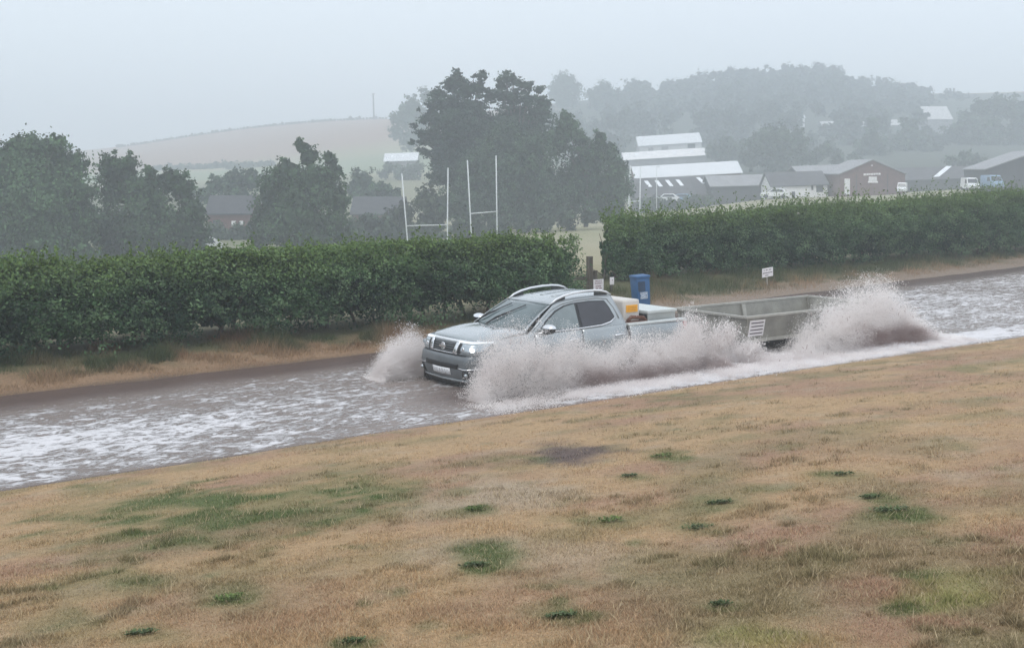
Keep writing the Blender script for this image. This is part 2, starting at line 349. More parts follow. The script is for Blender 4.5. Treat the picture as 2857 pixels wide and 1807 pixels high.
# ------------------------------------------------------------------ flood water
m, N, L, b = new_mat('muddy_flood'); M_FLOOD = m
tc = N.new('ShaderNodeTexCoord')
def nz(scale, det=8, dist=0, sx=1, sy=1, rough=.6):
    mp = N.new('ShaderNodeMapping'); mp.inputs['Scale'].default_value = (sx, sy, 1); L.new(tc.outputs['Object'], mp.inputs[0])
    n = N.new('ShaderNodeTexNoise'); n.inputs['Scale'].default_value = scale; n.inputs['Detail'].default_value = det; n.inputs['Distortion'].default_value = dist; n.inputs['Roughness'].default_value = rough
    L.new(mp.outputs[0], n.inputs['Vector']); return n.outputs[0]
def mth(op, a, c=None, clamp=False):
    n = N.new('ShaderNodeMath'); n.operation = op; n.use_clamp = clamp
    for k, v in enumerate((a, c)):
        if v is None: continue
        if isinstance(v, (int, float)): n.inputs[k].default_value = v
        else: L.new(v, n.inputs[k])
    return n.outputs[0]
def mrange(v, a, c, d=0, e=1, smooth=True):
    n = N.new('ShaderNodeMapRange'); n.interpolation_type = 'SMOOTHSTEP' if smooth else 'LINEAR'; L.new(v, n.inputs[0])
    for k, t in zip((1, 2, 3, 4), (a, c, d, e)): n.inputs[k].default_value = t
    return n.outputs[0]
fo = N.new('ShaderNodeAttribute'); fo.attribute_name = 'foam'
n1 = nz(2.6, 9, 1.5, .62, 1.3, .66); n2 = nz(9.5, 7, 1.3, .6, 1.25, .7)
fm = mth('ADD', mth('MULTIPLY', n1, .5), mth('MULTIPLY', n2, .5))
fm = mth('ADD', fm, mth('MULTIPLY', mth('SUBTRACT', fo.outputs['Fac'], .5), .42))
foam = mrange(fm, .475, .575)
mixc = N.new('ShaderNodeMix'); mixc.data_type = 'RGBA'; L.new(foam, mixc.inputs[0])
churn = N.new('ShaderNodeMix'); churn.data_type = 'RGBA'; L.new(mrange(fo.outputs['Fac'], .05, .5), churn.inputs[0]); churn.inputs[6].default_value = (.110, .078, .070, 1); churn.inputs[7].default_value = (.255, .215, .195, 1)
L.new(churn.outputs[2], mixc.inputs[6]); mixc.inputs[7].default_value = (.665, .655, .668, 1)
L.new(mixc.outputs[2], b.inputs['Base Color'])
L.new(mrange(foam, 0, 1, .22, .75), b.inputs['Roughness']); b.inputs['IOR'].default_value = 1.33
bp = N.new('ShaderNodeBump'); bp.inputs['Strength'].default_value = .8; bp.inputs['Distance'].default_value = .05
L.new(mth('ADD', mth('MULTIPLY', n2, .6), mth('ADD', mth('MULTIPLY', nz(22, 4, .5, .7, 1.1), .3), mth('MULTIPLY', foam, .35))), bp.inputs['Height'])
L.new(bp.outputs[0], b.inputs['Normal'])
def wave(s, n):
    e = sstep(14.75, 15.4, n)*sstep(nfar(s)+.1, nfar(s)-.8, n)
    z = .07*(fbm(s*.9, n*2.0, seed=81, oct=5)-.5)+.05*(np.abs(fbm(s*1.6+3, n*3.2, seed=85)-.5)*-2+.35)
    wake = np.exp(-((n-15.7)/.5)**2)*sstep(11.5, 13, s)*.05*fbm(s*2, n*2, seed=88)
    return z*e*(.35+.65*sstep(20.3, 18.5, n))+wake
s = np.arange(-8, 70, .09); n = np.linspace(14.3, 29, 210); S, Nn = np.meshgrid(s, n, indexing='ij'); S = S.ravel(); Nn = Nn.ravel()
fo_ = sstep(14.6, 14.95, Nn)*sstep(nfar(S)-.2, nfar(S)-1.9, Nn)
fo_ = lerp(.0, .47, fo_)+.17*(fbm(S*.35, Nn*.7, seed=91)-.5)
fo_ += .19*np.exp(-((Nn-16.5)/1.6)**2)*sstep(15, 3, S)                      # foaming current near the lawn, left
fo_ += .45*np.exp(-((Nn-15.35)/.55)**2)*sstep(11.8, 14, S)*lerp(1, .35, sstep(22, 27, S))  # churned wake beside the vehicle
fo_ += .12*sstep(22, 25, S)*sstep(nfar(S)-.8, nfar(S)-3, Nn)*sstep(15, 17, Nn)*fbm(S*.4, Nn*1.3, seed=95)
fo_ -= .35*np.exp(-((S-11.6)/1.4)**2-((Nn-16.3)/.9)**2)                      # dark bow hollow in front of the bumper
i, j = np.meshgrid(np.arange(len(s)-1), np.arange(len(n)-1), indexing='ij'); b_ = (i*len(n)+j).ravel()
o = arrays('flood_water', np.stack([S, Nn, wave(S, Nn)], 1), np.stack([b_, b_+len(n), b_+len(n)+1, b_+1], 1), M_FLOOD, smooth=True, foam=fo_)
o.rotation_euler.z = PHI
tag(o, 'brown flood water streaked with white foam covering the road', 'water', kind='structure')

# ------------------------------------------------------------------ grass blades on lawn and verge
def blades(name, s, n, h, wdt, col, mat_, lean=.6, label=None, dz=0):
    k = len(s); x, y = xy(s, n); z = near_z(s, n)-.004+dz; a = R.uniform(0, 2*np.pi, k); la = R.uniform(0, 2*np.pi, k); ll = h*R.uniform(.1, lean, k)
    p = np.stack([x, y, z], 1); t = np.stack([np.cos(a), np.sin(a), 0*a], 1)*wdt[:, None]; tip = p+np.stack([np.cos(la)*ll, np.sin(la)*ll, h], 1)
    v = np.stack([p-t, p+t, tip], 1).reshape(-1, 3); f = np.arange(3*k).reshape(-1, 3)
    o = arrays(name, v, f, mat_, col=np.repeat(col, 3, 0)); return tag(o, label, 'grass', kind='stuff')
k = 680000
py = 930+(1900-930)*R.random(k)**.7; px = R.uniform(-300, 3150, k)
a_ = (px-CX)/F; d = np.clip((CH-2.06)/np.maximum((py-HY)/F-2.06/14.75*(.8-.6*a_), .02), 2, 60)
x = (px-CX)/F*d; s, n = sn(x, d); ok = (n < 14.85+.12*R.random(k)) & (d > 3.2) & (d < 40); s, n, d = s[ok], n[ok], d[ok]
c = lawn_col(s, n); gr = np.clip((c[:, 1]-c[:, 0])*14+.35, 0, 1)
ln = sstep(.35, .75, fbm(s*3, n*3.6, seed=101)); tuf = sstep(.60, .74, fbm(s*4.5, n*6, seed=45, oct=3)); h = (.010+.022*ln*R.random(len(s))+.010*gr+.030*tuf*sstep(.40, .62, fbm(s*.8, n*.8, seed=47)))*R.uniform(.6, 1.3, len(s))
c = c*R.uniform(.65, 1.75, len(s))[:, None]; dry = R.random(len(s)) < .06; h[dry] *= R.uniform(1.2, 2.4, dry.sum()); c[dry] = np.array([.50, .40, .25])*R.uniform(.7, 1.1, dry.sum())[:, None]
blades('lawn_grass', s, n, h, R.uniform(.0012, .0026, len(s))*(1+d/14), c, M_BLADE, 1.3, 'short dry grass blades with green patches on the lawn')
k = 190000
s = np.where(R.random(k) < .6, R.uniform(1, 21, k), R.uniform(-4, 62, k)); kk = R.random(k)**.8*3.2; n = nfar(s)-.03+kk; tft = fbm(s*1.3, n*1.8, seed=103)
ok = (n < np.where(s < 20.5, 23.2, 27.6)) & (R.random(k) < .25+sstep(.35, .6, tft)); s, n, kk, tft = s[ok], n[ok], kk[ok], tft[ok]
h = (.035+.32*sstep(.1, 1.3, kk)*sstep(.3, .7, tft))*R.uniform(.4, 1.2, len(s))
c = lerp(np.array([.36, .245, .15]), np.array([.075, .10, .042]), np.clip(sstep(.35, .65, fbm(s*1.1, n*2, seed=107))*sstep(.2, 1.0, kk)+sstep(.8, 1.7, kk)*.7, 0, 1)[:, None])
c = lerp(c, np.array([.25, .12, .07]), sstep(.62, .8, fbm(s*.8, n, seed=109))[:, None]*.7)*R.uniform(.65, 1.3, len(s))[:, None]
blades('verge_grass', s, n, h, R.uniform(.003, .007, len(s)), c, M_BLADE, .9, 'long dry and green grass along the foot of the hedges')

# ------------------------------------------------------------------ leaves, hedges, trees
def leaf_arrays(c, nrm, size, rng, flat=.55):
    k = len(c); r = rng.normal(size=(k, 3)); nn = nrm+r*flat; nn /= np.linalg.norm(nn, axis=1)[:, None]+1e-9
    t = np.cross(nn, rng.normal(size=(k, 3))); t /= np.linalg.norm(t, axis=1)[:, None]+1e-9; b = np.cross(nn, t)
    sz = size[:, None]*rng.uniform(.6, 1.3, (k, 1)); t = t*sz; b = b*sz*.62
    v = np.stack([c-t, c+b, c+t, c-b], 1).reshape(-1, 3); return v, np.arange(4*k).reshape(-1, 4)
def hedge(name, label, s0, s1, nf_, thick, top, count, seed, shoots, wisp):
    rng = np.random.default_rng(seed); root = empty(name, (*xy((s0+s1)/2, float(nf_(np.array([(s0+s1)/2]))[0])), 0)); tag(root, label, 'hedge')
    s = rng.uniform(s0, s1, count); u = rng.random(count); face = u < .60; tp = (u >= .60) & (u < .84)
    H = top(s)+.32*(fbm(s*.8, s*0, seed=seed)-.5)+.24*(fbm(s*3.1, s*0, seed=seed+1)-.5)
    skirt = (.22 if s0 < 20 else .20)+.55*noise(s*1.1, s*0, seed=seed+20)**1.5; zz = skirt+(H-skirt)*rng.random(count)**.85; q = zz/H
    bulge = .55*(fbm(s*.9, zz*1.2, seed=seed+2)-.5)+.45*(fbm(s*2.6, zz*3, seed=seed+3)-.5)
    off = bulge+.07-.28*sstep(.72, 1, q)*-1+.30*sstep(.45, .05, q)
    n = nf_(s)+off+np.abs(rng.normal(0, .07, count)); nr = np.tile(np.array([0., -1., .45]), (count, 1))
    dpt = rng.random(count)*thick
    zz[tp] = (H+.20*(fbm(s*2.4, dpt*3, seed=seed+4)-.5)-.10*sstep(.3, 0, dpt))[tp]+rng.normal(0, .045, tp.sum()); n[tp] = (nf_(s)+.12+dpt)[tp]; nr[tp] = (0, -.15, 1)
    inn = ~face & ~tp; n[inn] = (nf_(s)+.2+dpt)[inn]
    end = sstep(.9, 0, np.minimum(s-s0, s1-s)); zz = np.where(zz > H*(1-.22*end), H*(1-.22*end)*rng.uniform(.9, 1, count), zz); n += end*.25
    hole = fbm(s*1.5, zz*1.9, seed=seed+6); low = sstep(1.0, .35, zz)
    keep = rng.random(count) < np.clip(1-low*sstep(.40, .56, hole)*1.25, .03, 1)*(1-.35*low)
    keep &= rng.random(count) < .70+.30*sstep(.30, .45, fbm(s*3.4, zz*4, n*3, seed=seed+7))
    s, n, zz, nr, H, face, tp = s[keep], n[keep], zz[keep], nr[keep], H[keep], face[keep], tp[keep]
    ncl = int((s1-s0)*62); a_s = rng.uniform(s0+.1, s1-.1, ncl); a_t = top(a_s)+.32*(fbm(a_s*.8, a_s*0, seed=seed)-.5); a_z = (.32 if s0 < 20 else .28)+(a_t-(.29 if s0 < 20 else .25))*rng.random(ncl)**.8
    ok_ = rng.random(ncl) < 1-.75*sstep(.95, .35, a_z); a_s, a_z, a_t = a_s[ok_], a_z[ok_], a_t[ok_]; ncl = len(a_s); m_ = 60
    a_n = nf_(a_s)+.55*(fbm(a_s*.9, a_z*1.2, seed=seed+2)-.5)+.28*sstep(.72, 1, a_z/a_t)-rng.uniform(-.02, .17, ncl); cr = rng.uniform(.06, .15, ncl)
    g3 = rng.normal(size=(ncl, m_, 3))*cr[:, None, None]*np.array([1.15, .8, .75]); lt = rng.uniform(0, 1, ncl)**2.2
    s = np.r_[s, (a_s[:, None]+g3[:, :, 0]).ravel()]; n = np.r_[n, (a_n[:, None]+g3[:, :, 1]).ravel()]; zz = np.r_[zz, (a_z[:, None]+g3[:, :, 2]-.25*np.abs(g3[:, :, 0])).ravel()]; nr = np.r_[nr, np.tile(np.array([0., -.6, .8]), (ncl*m_, 1))]; tp = np.r_[tp, np.zeros(ncl*m_, bool)]
    lite = np.r_[np.zeros(len(s)-ncl*m_), np.repeat(lt, m_)]
    if shoots:
        ks = rng.uniform(s0+.3, s1-.3, shoots); ln = rng.gamma(2.2, wisp, shoots); kn = nf_(ks)+.15+rng.random(shoots)*(thick-.2); hh = top(ks)+.32*(fbm(ks*.8, ks*0, seed=seed)-.5)-.1
        tt = rng.random((shoots, 16)); dx = rng.normal(0, .12, (shoots, 1)); dn = rng.normal(0, .12, (shoots, 1))
        s = np.r_[s, (ks[:, None]+dx*tt*ln[:, None]*4+rng.normal(0, .018, tt.shape)).ravel()]; n = np.r_[n, (kn[:, None]+dn*tt*ln[:, None]*4+rng.normal(0, .018, tt.shape)).ravel()]
        zz = np.r_[zz, (hh[:, None]+tt*ln[:, None]).ravel()]; nr = np.r_[nr, rng.normal(size=(shoots*16, 3))]; tp = np.r_[tp, np.ones(shoots*16, bool)]; lite = np.r_[lite, np.zeros(shoots*16)]
    nc = int((s1-s0)*620); cs = rng.uniform(s0+.15, s1-.15, nc); ct = top(cs)+.32*(fbm(cs*.8, cs*0, seed=seed)-.5); cz = (.47 if s0 < 20 else .45)+.25*noise(cs*1.3, cs*0, seed=seed+21)+(ct-(.80 if s0 < 20 else .78))*rng.random(nc)
    ck = rng.random(nc) < 1-sstep(.85, .4, cz)*sstep(.44, .56, fbm(cs*1.5, cz*1.9, seed=seed+6)); cs, cz = cs[ck], cz[ck]; cn = nf_(cs)+.34+rng.random(len(cs))*(thick-.5)
    big = np.r_[np.full(len(s), .034), np.full(len(cs), .115)]; s = np.r_[s, cs]; n = np.r_[n, cn]; zz = np.r_[zz, cz]; nr = np.r_[nr, np.tile(np.array([0., -1., .3]), (len(cs), 1))]; tp = np.r_[tp, np.zeros(len(cs), bool)]; lite = np.r_[lite, np.zeros(len(cs))]
    kp = (s > s0+(n-nf_(s))*.9+.9*(fbm(zz*2.2, n*1.5, seed=9)-.45)) if s0 > 20 else (s < s1-.25*np.maximum(0, n-nf_(s)))
    if s0 < 20:                         # gaps worn through the foot of the hedge
        for hs, hz, ra, rb in ((9.63, .60, .20, .22), (7.75, .52, .10, .13), (12.9, .74, .16, .10), (14.6, .80, .13, .12), (15.9, .84, .10, .12), (11.2, .70, .09, .12), (6.6, .50, .09, .14)): kp &= ((s-hs)/ra)**2+((zz-hz+(n-22.9)*.13)/rb)**2 > .75+.5*rng.random(len(s))
    s, n, zz, nr, tp, lite, big = s[kp], n[kp], zz[kp], nr[kp], tp[kp], lite[kp], big[kp]
    x, y = xy(s, n); c = np.stack([x, y, zz], 1)
    nx, ny = xy(nr[:, 0], nr[:, 1]); v, f = leaf_arrays(c, np.stack([nx, ny, nr[:, 2]], 1), big, rng)
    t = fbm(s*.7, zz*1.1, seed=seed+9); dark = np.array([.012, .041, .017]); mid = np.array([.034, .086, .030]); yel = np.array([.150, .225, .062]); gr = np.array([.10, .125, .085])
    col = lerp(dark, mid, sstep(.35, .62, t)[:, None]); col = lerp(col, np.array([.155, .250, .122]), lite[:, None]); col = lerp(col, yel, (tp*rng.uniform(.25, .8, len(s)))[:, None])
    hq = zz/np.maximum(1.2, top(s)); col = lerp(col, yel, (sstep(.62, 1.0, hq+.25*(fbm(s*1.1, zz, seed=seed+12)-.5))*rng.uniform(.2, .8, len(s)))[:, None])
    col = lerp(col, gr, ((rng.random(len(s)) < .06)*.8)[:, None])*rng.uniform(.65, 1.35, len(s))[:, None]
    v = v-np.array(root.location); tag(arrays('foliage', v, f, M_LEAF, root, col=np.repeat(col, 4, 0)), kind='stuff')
    for q in np.arange(s0+.3, s1-.2, .62):
        q = q+rng.uniform(-.2, .2); nn_ = float(nf_(np.array([q]))[0])+rng.uniform(.35, .6); a = Vector((*xy(q, nn_), float(near_z(np.array([q]), np.array([nn_]))[0])-.08)); hh = float(top(np.array([q]))[0])
        bm = bmesh.new(); q2 = q+rng.uniform(-.15, .15); mid_ = Vector((*xy(q2, nn_), .6)); r_ = rng.uniform(.03, .055)
        tube_bm(bm, [a, mid_, Vector((*xy(q2+rng.uniform(-.25, .25), nn_+.1), hh*.55)), Vector((*xy(q2+rng.uniform(-.4, .4), nn_+.15), hh*.85))], [r_, r_*.8, r_*.55, r_*.2], 6)
        for w in range(3):
            e = mid_+Vector((0, 0, rng.uniform(-.2, .3))); tube_bm(bm, [e, e+Vector((*xy(rng.uniform(-.5, .5), rng.uniform(-.45, .3)), rng.uniform(.3, .7)))], [r_*.45, r_*.12], 5)
        for v_ in bm.verts: v_.co -= root.location
        from_bm('stem', bm, M_BARK, root, True)
    return root
hedge('hedge', 'long clipped green hedge behind the pickup, left of the gateway', -4, 19.3, lambda s: 22.75+.012*(np.asarray(s, float)-8), 1.25,
      lambda s: 1.88+.008*np.asarray(s, float), 105000, 201, 1700, .075)
hedge('hedge', 'shaggy green hedge right of the gateway, behind the trailer', 23.2, 63, lambda s: 26.5+.035*(np.asarray(s, float)-23), 1.5,
      lambda s: 2.12+.022*(np.clip(np.asarray(s, float), 0, 50)-23), 125000, 211, 2600, .125)

def crown(name, lobes, count, size, rng, col, parent, origin, spiky=False, fill=3.0):
    """lobes: (x, y, z, r[, squash]) in metres; leaf-sized faces through each lobe's outer shell"""
    lobes = np.array(lobes, float); w = lobes[:, 3]**2; ncl = max(30, count//34); pl = rng.choice(len(lobes), ncl, p=w/w.sum()); d0 = rng.normal(size=(ncl, 3)); d0 /= np.linalg.norm(d0, axis=1)[:, None]
    rl = lobes[pl, 3]; cr = np.clip(rl*(.17 if spiky else .20), size*1.4, size*(3.2 if spiky else 5.0))*rng.uniform(.5, 1.3, ncl); c0 = lobes[pl, :3]+d0*(rl*(rng.uniform(.62, 1.32, ncl) if spiky else rng.uniform(.62, 1.12, ncl)))[:, None]*(np.array([1, 1, .75]) if spiky else 1)
    pick = rng.integers(0, ncl, count); g3 = rng.normal(size=(count, 3))*.75*cr[pick][:, None]
    if spiky: g3 *= np.array([1.3, 1.3, .45]); g3[:, 2] += .25*(np.hypot(g3[:, 0], g3[:, 1]))
    c = c0[pick]+g3; d = d0[pick]+g3*.3/size*.2; tone = rng.uniform(.25, .75, ncl)[pick]*.7+.3*fbm(c[:, 0]*.35, c[:, 1]*.35, c[:, 2]*.35, seed=int(rng.integers(999)), oct=2); lump = tone
    bs = size*2.6; nf2 = np.maximum(6, (fill*math.pi*lobes[:, 3]**2/(.6*bs*bs)).astype(int)); p2 = np.repeat(np.arange(len(lobes)), nf2); d2 = rng.normal(size=(len(p2), 3)); d2 /= np.linalg.norm(d2, axis=1)[:, None]
    q2 = d2*(np.maximum(lobes[p2, 3]-bs*.6, lobes[p2, 3]*.35)*rng.random(len(p2))**.4*.86)[:, None]
    if spiky: q2[:, 2] *= .65
    c = np.r_[c, lobes[p2, :3]+q2]; d = np.r_[d, d2]; lump = np.r_[lump, np.full(len(p2), .40)]
    v, f = leaf_arrays(c, d+np.array([0, 0, .25]), np.r_[np.full(len(c)-len(p2), size), np.full(len(p2), bs)], rng, .7)
    cc = np.array(col)*np.array([1.12, 1.24, 1.1])*lerp(.55, 1.65, sstep(.30, .70, lump))[:, None]*rng.uniform(.7, 1.3, len(c))[:, None]
    return arrays(name, v-origin, f, M_LEAF, parent, col=np.repeat(cc, 4, 0))
def tree(name, label, d, base_py, lobes_px, col=(.040, .068, .034), leaf=.135, dens=1.0, spiky=False, group=None, trunk_px=None, seed=1, dspread=.7):
    rng = np.random.default_rng(seed); k = d/F; L3 = []
    for l in lobes_px:
        px, py, r = l[:3]; x, y, z = pd(px, py, d); dy = rng.uniform(-dspread, dspread)*r*k; L3.append((x*(1+dy/d), y+dy, CH+(z-CH)*(1+dy/d), r*k))
    A = np.array(L3); bx = trunk_px if trunk_px is not None else float(np.average([l[0] for l in lobes_px], weights=[l[2]**2 for l in lobes_px]))
    x, y = (bx-CX)/F*d, d; z = float(ground(np.array([x]), np.array([y]))[0]); org = np.array([x, y, z-.1])
    root = empty(name, tuple(org)); tag(root, label, 'tree', group)
    cnt = int(dens*sum(4*math.pi*r*r for r in A[:, 3])/(leaf*leaf)*.75); cnt = max(1500, min(cnt, 42000))
    crown('crown', L3, cnt, leaf, rng, col, root, org, spiky, 1.6 if spiky else 3.0)
    H = A[:, 2].max()-z; bm = bmesh.new(); r0_ = max(.12, H*.022); top = Vector((A[:, 0].mean()-x, A[:, 1].mean()-y, max(1.0, (A[:, 2].max()-z)*.8)))
    tube_bm(bm, [Vector((0, 0, 0)), Vector((top.x*.15, top.y*.15, top.z*.35)), Vector((top.x*.6, top.y*.6, top.z*.7)), top], [r0_, r0_*.75, r0_*.45, r0_*.1], 8)
    for l in L3:
        e = Vector((l[0]-x, l[1]-y, l[2]-z)); st = Vector((top.x*.2, top.y*.2, min(e.z*.6, top.z*.6))); tube_bm(bm, [st, st.lerp(e, .5)+Vector((0, 0, .15*l[3])), e], [r0_*.4, r0_*.25, r0_*.06], 5)
    from_bm('trunk', bm, M_BARK, root, True); return root
tree('broadleaf_tree', 'tall rounded broadleaf tree at the far left edge above the hedge', 88, 745,
     [(40, 470, 88), (130, 445, 72), (95, 410, 38), (190, 470, 60), (225, 540, 48), (110, 560, 120), (215, 620, 70), (20, 640, 95), (-50, 540, 90), (130, 690, 90), (-60, 660, 90), (40, 400, 25), (160, 395, 22), (60, 730, 60), (220, 720, 60), (-20, 725, 60)], seed=1, col=(.050, .085, .042))
tree('broadleaf_tree', 'second broadleaf tree from the left with a bumpy crown', 93, 740,
     [(310, 465, 42), (355, 455, 30), (330, 520, 65), (410, 540, 62), (480, 500, 40), (510, 530, 42), (545, 590, 38), (400, 640, 90), (300, 640, 70), (500, 650, 75), (420, 480, 22), (560, 650, 30), (330, 715, 60), (450, 715, 60), (545, 700, 35)], seed=2)
tree('broadleaf_tree', 'broadleaf tree with a pointed sparse top left of the goalposts', 98, 715,
     [(842, 408, 22), (860, 440, 32), (918, 440, 22), (930, 480, 32), (800, 480, 42), (770, 530, 58), (880, 520, 70), (940, 560, 45), (745, 600, 50), (830, 620, 95), (930, 640, 60), (850, 680, 90), (730, 660, 45), (960, 690, 40)], seed=3, trunk_px=850)
tree('broadleaf_tree', 'small hazy round tree behind, between the two nearest left trees', 150, 640,
     [(650, 510, 45), (600, 520, 32), (700, 500, 35), (660, 560, 50), (570, 545, 28)], seed=4, leaf=.2)
tree('broadleaf_tree', 'low hazy tree behind, just left of the nearest goalposts', 165, 640,
     [(1010, 505, 38), (1060, 530, 32), (985, 530, 25), (1100, 545, 28), (1030, 550, 35)], seed=5, leaf=.22)
tree('shrub', 'low shrub under the pine at the left goalposts', 125, 700,
     [(1090, 620, 38), (1140, 640, 35), (1050, 650, 32), (1130, 590, 30), (1200, 620, 50), (1190, 560, 40)], seed=6, leaf=.16, col=(.055, .065, .040))['category'] = 'shrub'
tree('pine_tree', 'tall dark pine with ragged branches sticking out to the left', 132, 650,
     [(1275, 204, 10), (1258, 228, 11), (1322, 213, 8), (1345, 203, 8), (1290, 228, 14), (1160, 352, 9), (1150, 395, 9), (1168, 305, 9), (1275, 215, 16), (1262, 240, 26), (1300, 250, 30), (1225, 262, 20), (1340, 215, 14), (1335, 245, 24), (1250, 290, 42), (1310, 300, 45), (1205, 300, 20), (1365, 270, 24), (1190, 330, 17), (1215, 335, 28), (1180, 340, 12),
      (1270, 350, 58), (1340, 350, 52), (1200, 380, 24), (1172, 375, 13), (1240, 400, 50), (1300, 420, 60), (1185, 390, 18), (1380, 400, 45), (1230, 440, 35), (1190, 425, 14), (1300, 480, 60), (1240, 490, 45), (1175, 420, 10)], seed=7, spiky=True, dens=2.0, leaf=.14, trunk_px=1300, col=(.026, .042, .030), dspread=1.0)
tree('pine_tree', 'second dark pine of the clump with several pointed tops', 136, 650,
     [(1411, 204, 9), (1432, 212, 8), (1480, 236, 7), (1395, 226, 9), (1506, 246, 6), (1410, 218, 13), (1400, 240, 22), (1430, 225, 14), (1455, 240, 16), (1420, 270, 34), (1476, 245, 10), (1470, 275, 24), (1505, 255, 9), (1510, 285, 22), (1440, 320, 48), (1500, 320, 36), (1530, 290, 14), (1400, 360, 50), (1480, 380, 58), (1450, 450, 65), (1390, 450, 50)], seed=8, spiky=True, dens=1.9, leaf=.14, trunk_px=1440, col=(.028, .046, .031), dspread=1.0)
tree('broadleaf_tree', 'broad leafy tree filling the middle of the pine clump', 126, 655,
     [(1400, 400, 60), (1480, 430, 60), (1350, 460, 60), (1420, 490, 80), (1500, 520, 80), (1320, 530, 70), (1400, 580, 75), (1480, 600, 60), (1300, 590, 50), (1250, 570, 45)], seed=9, leaf=.14, col=(.045, .068, .042))
tree('broadleaf_tree', 'broadleaf tree sloping down on the right of the pine clump', 130, 640,
     [(1578, 325, 18), (1580, 360, 40), (1620, 390, 28), (1550, 400, 45), (1675, 385, 24), (1690, 420, 38), (1640, 450, 60), (1720, 470, 38), (1700, 520, 60), (1600, 520, 75), (1740, 530, 25), (1560, 570, 50), (1660, 580, 45), (1720, 580, 28)], seed=10, leaf=.14, col=(.043, .070, .038))
for i_, (lab, d, lo) in enumerate([
    ('hazy tree on the slope just left of the tall pine', 360, [(1150, 300, 34), (1120, 330, 30), (1170, 340, 35), (1190, 270, 24), (1110, 370, 25), (1150, 390, 35)]),
    ('round hazy tree standing alone on the skyline right of the pines', 470, [(1575, 235, 36), (1555, 250, 28), (1600, 250, 26), (1580, 275, 40)]),
    ('low domed hazy tree on the skyline beside the lone round tree', 460, [(1685, 255, 28), (1660, 270, 26), (1720, 275, 28), (1680, 290, 35)]),
    ('large dark round tree behind the low white-walled building', 262, [(2165, 385, 45), (2115, 400, 38), (2215, 400, 42), (2100, 440, 35), (2170, 440, 55), (2240, 440, 30), (2180, 470, 40)]),
    ('smaller pale round tree left of the large round tree', 295, [(2030, 405, 30), (1995, 425, 26), (2055, 425, 28), (2020, 440, 30)]),
    ('hazy pointed tree above the brown gabled shed', 310, [(2430, 345, 14), (2430, 375, 24), (2445, 405, 32), (2410, 420, 28), (2460, 430, 30)]),
    ('hazy leafy tree right of the pointed tree above the shed', 325, [(2540, 350, 26), (2560, 385, 30), (2510, 400, 30), (2540, 425, 38), (2590, 410, 30)]),
    ('large pale hazy tree at the right edge above the barns', 340, [(2740, 305, 34), (2790, 300, 36), (2700, 340, 36), (2840, 310, 40), (2670, 370, 34), (2760, 370, 55), (2850, 370, 50), (2700, 410, 40), (2640, 400, 24), (2900, 330, 45)]),
    ('dark bush on the slope behind the shed roof', 270, [(2300, 420, 26), (2340, 435, 24), (2275, 440, 22), (2380, 445, 22)]),
    ('low bush behind the barn with the white roof panel', 255, [(2690, 440, 24), (2725, 450, 22), (2655, 450, 18)]),
    ('bush between the white roofs and the round trees', 250, [(1985, 500, 24), (2030, 515, 26), (1960, 520, 22), (2070, 525, 22)]),
    ('hazy bush in front of the white-roofed barn left of the pine', 268, [(1085, 470, 16), (1110, 478, 17), (1140, 472, 16), (1165, 468, 18), (1070, 485, 16), (1125, 490, 18), (1155, 490, 18)]),
    ('grey bush under the house between the left trees', 122, [(600, 660, 36), (650, 665, 40), (700, 655, 36), (570, 680, 30), (680, 690, 30), (620, 690, 34)]),
    ('long low bush between the pointed tree and the nearest goalposts', 120, [(990, 640, 30), (1030, 625, 34), (1080, 650, 40), (1010, 675, 36), (1120, 670, 34), (1170, 660, 40), (1060, 690, 34), (1220, 670, 36)]),
    ('low bush under the pine clump at the edge of the field', 118, [(1280, 640, 34), (1340, 640, 36), (1400, 635, 34), (1460, 630, 34), (1520, 620, 32), (1580, 612, 30), (1640, 604, 26), (1700, 598, 22), (1310, 665, 28)]),
    ('dark low bush in front of the rooflight workshop', 188, [(1800, 570, 18), (1835, 572, 20), (1870, 570, 17), (1905, 568, 19), (1940, 566, 18), (1975, 563, 16)]),
    ('bushy hedge plant below the rooflight building', 205, [(1990, 555, 16), (2030, 550, 20), (2070, 552, 18), (1950, 560, 15), (2105, 548, 14)])]):
    nm = 'bush' if 'bush' in lab else 'broadleaf_tree'
    o = tree(nm, lab, d, 0, lo, seed=40+i_, leaf=.16 if d < 150 else (.30 if d < 300 else .45), col=(.046, .062, .042), dens=1.1)
    if nm == 'bush': o['category'] = 'bush'
# far wood on the hill, reads as one mass
rng = np.random.default_rng(77); sk = [(1740, 250), (1768, 222), (1800, 222), (1830, 248), (1860, 226), (1920, 216), (1990, 196), (2080, 187), (2160, 191), (2200, 181), (2280, 178), (2340, 186), (2370, 210), (2400, 216), (2450, 214), (2470, 228), (2540, 225), (2580, 240), (2600, 262), (2680, 252), (2720, 275)]
lob = []
for (a, b_) in zip(sk, sk[1:]):
    for t in np.arange(0, 1, 26/max(26, b_[0]-a[0])):
        px, py = lerp(a[0], b_[0], t), lerp(a[1], b_[1], t); r = rng.uniform(15, 26); lob.append((px+rng.uniform(-6, 6), py+r*.95, r, rng.uniform(490, 520)))
for q in range(150):
    px = rng.uniform(1690, 2600); top = np.interp(px, [a[0] for a in sk], [a[1] for a in sk]); t = rng.random(); r = rng.uniform(18, 30)
    lob.append((px, top+30+t*(345-top-30), r, lerp(490, 350, t)))
for q in range(26):
    px = rng.uniform(1480, 1760); t = rng.random(); lob.append((px, 300+t*100, rng.uniform(18, 28), lerp(450, 345, t)))
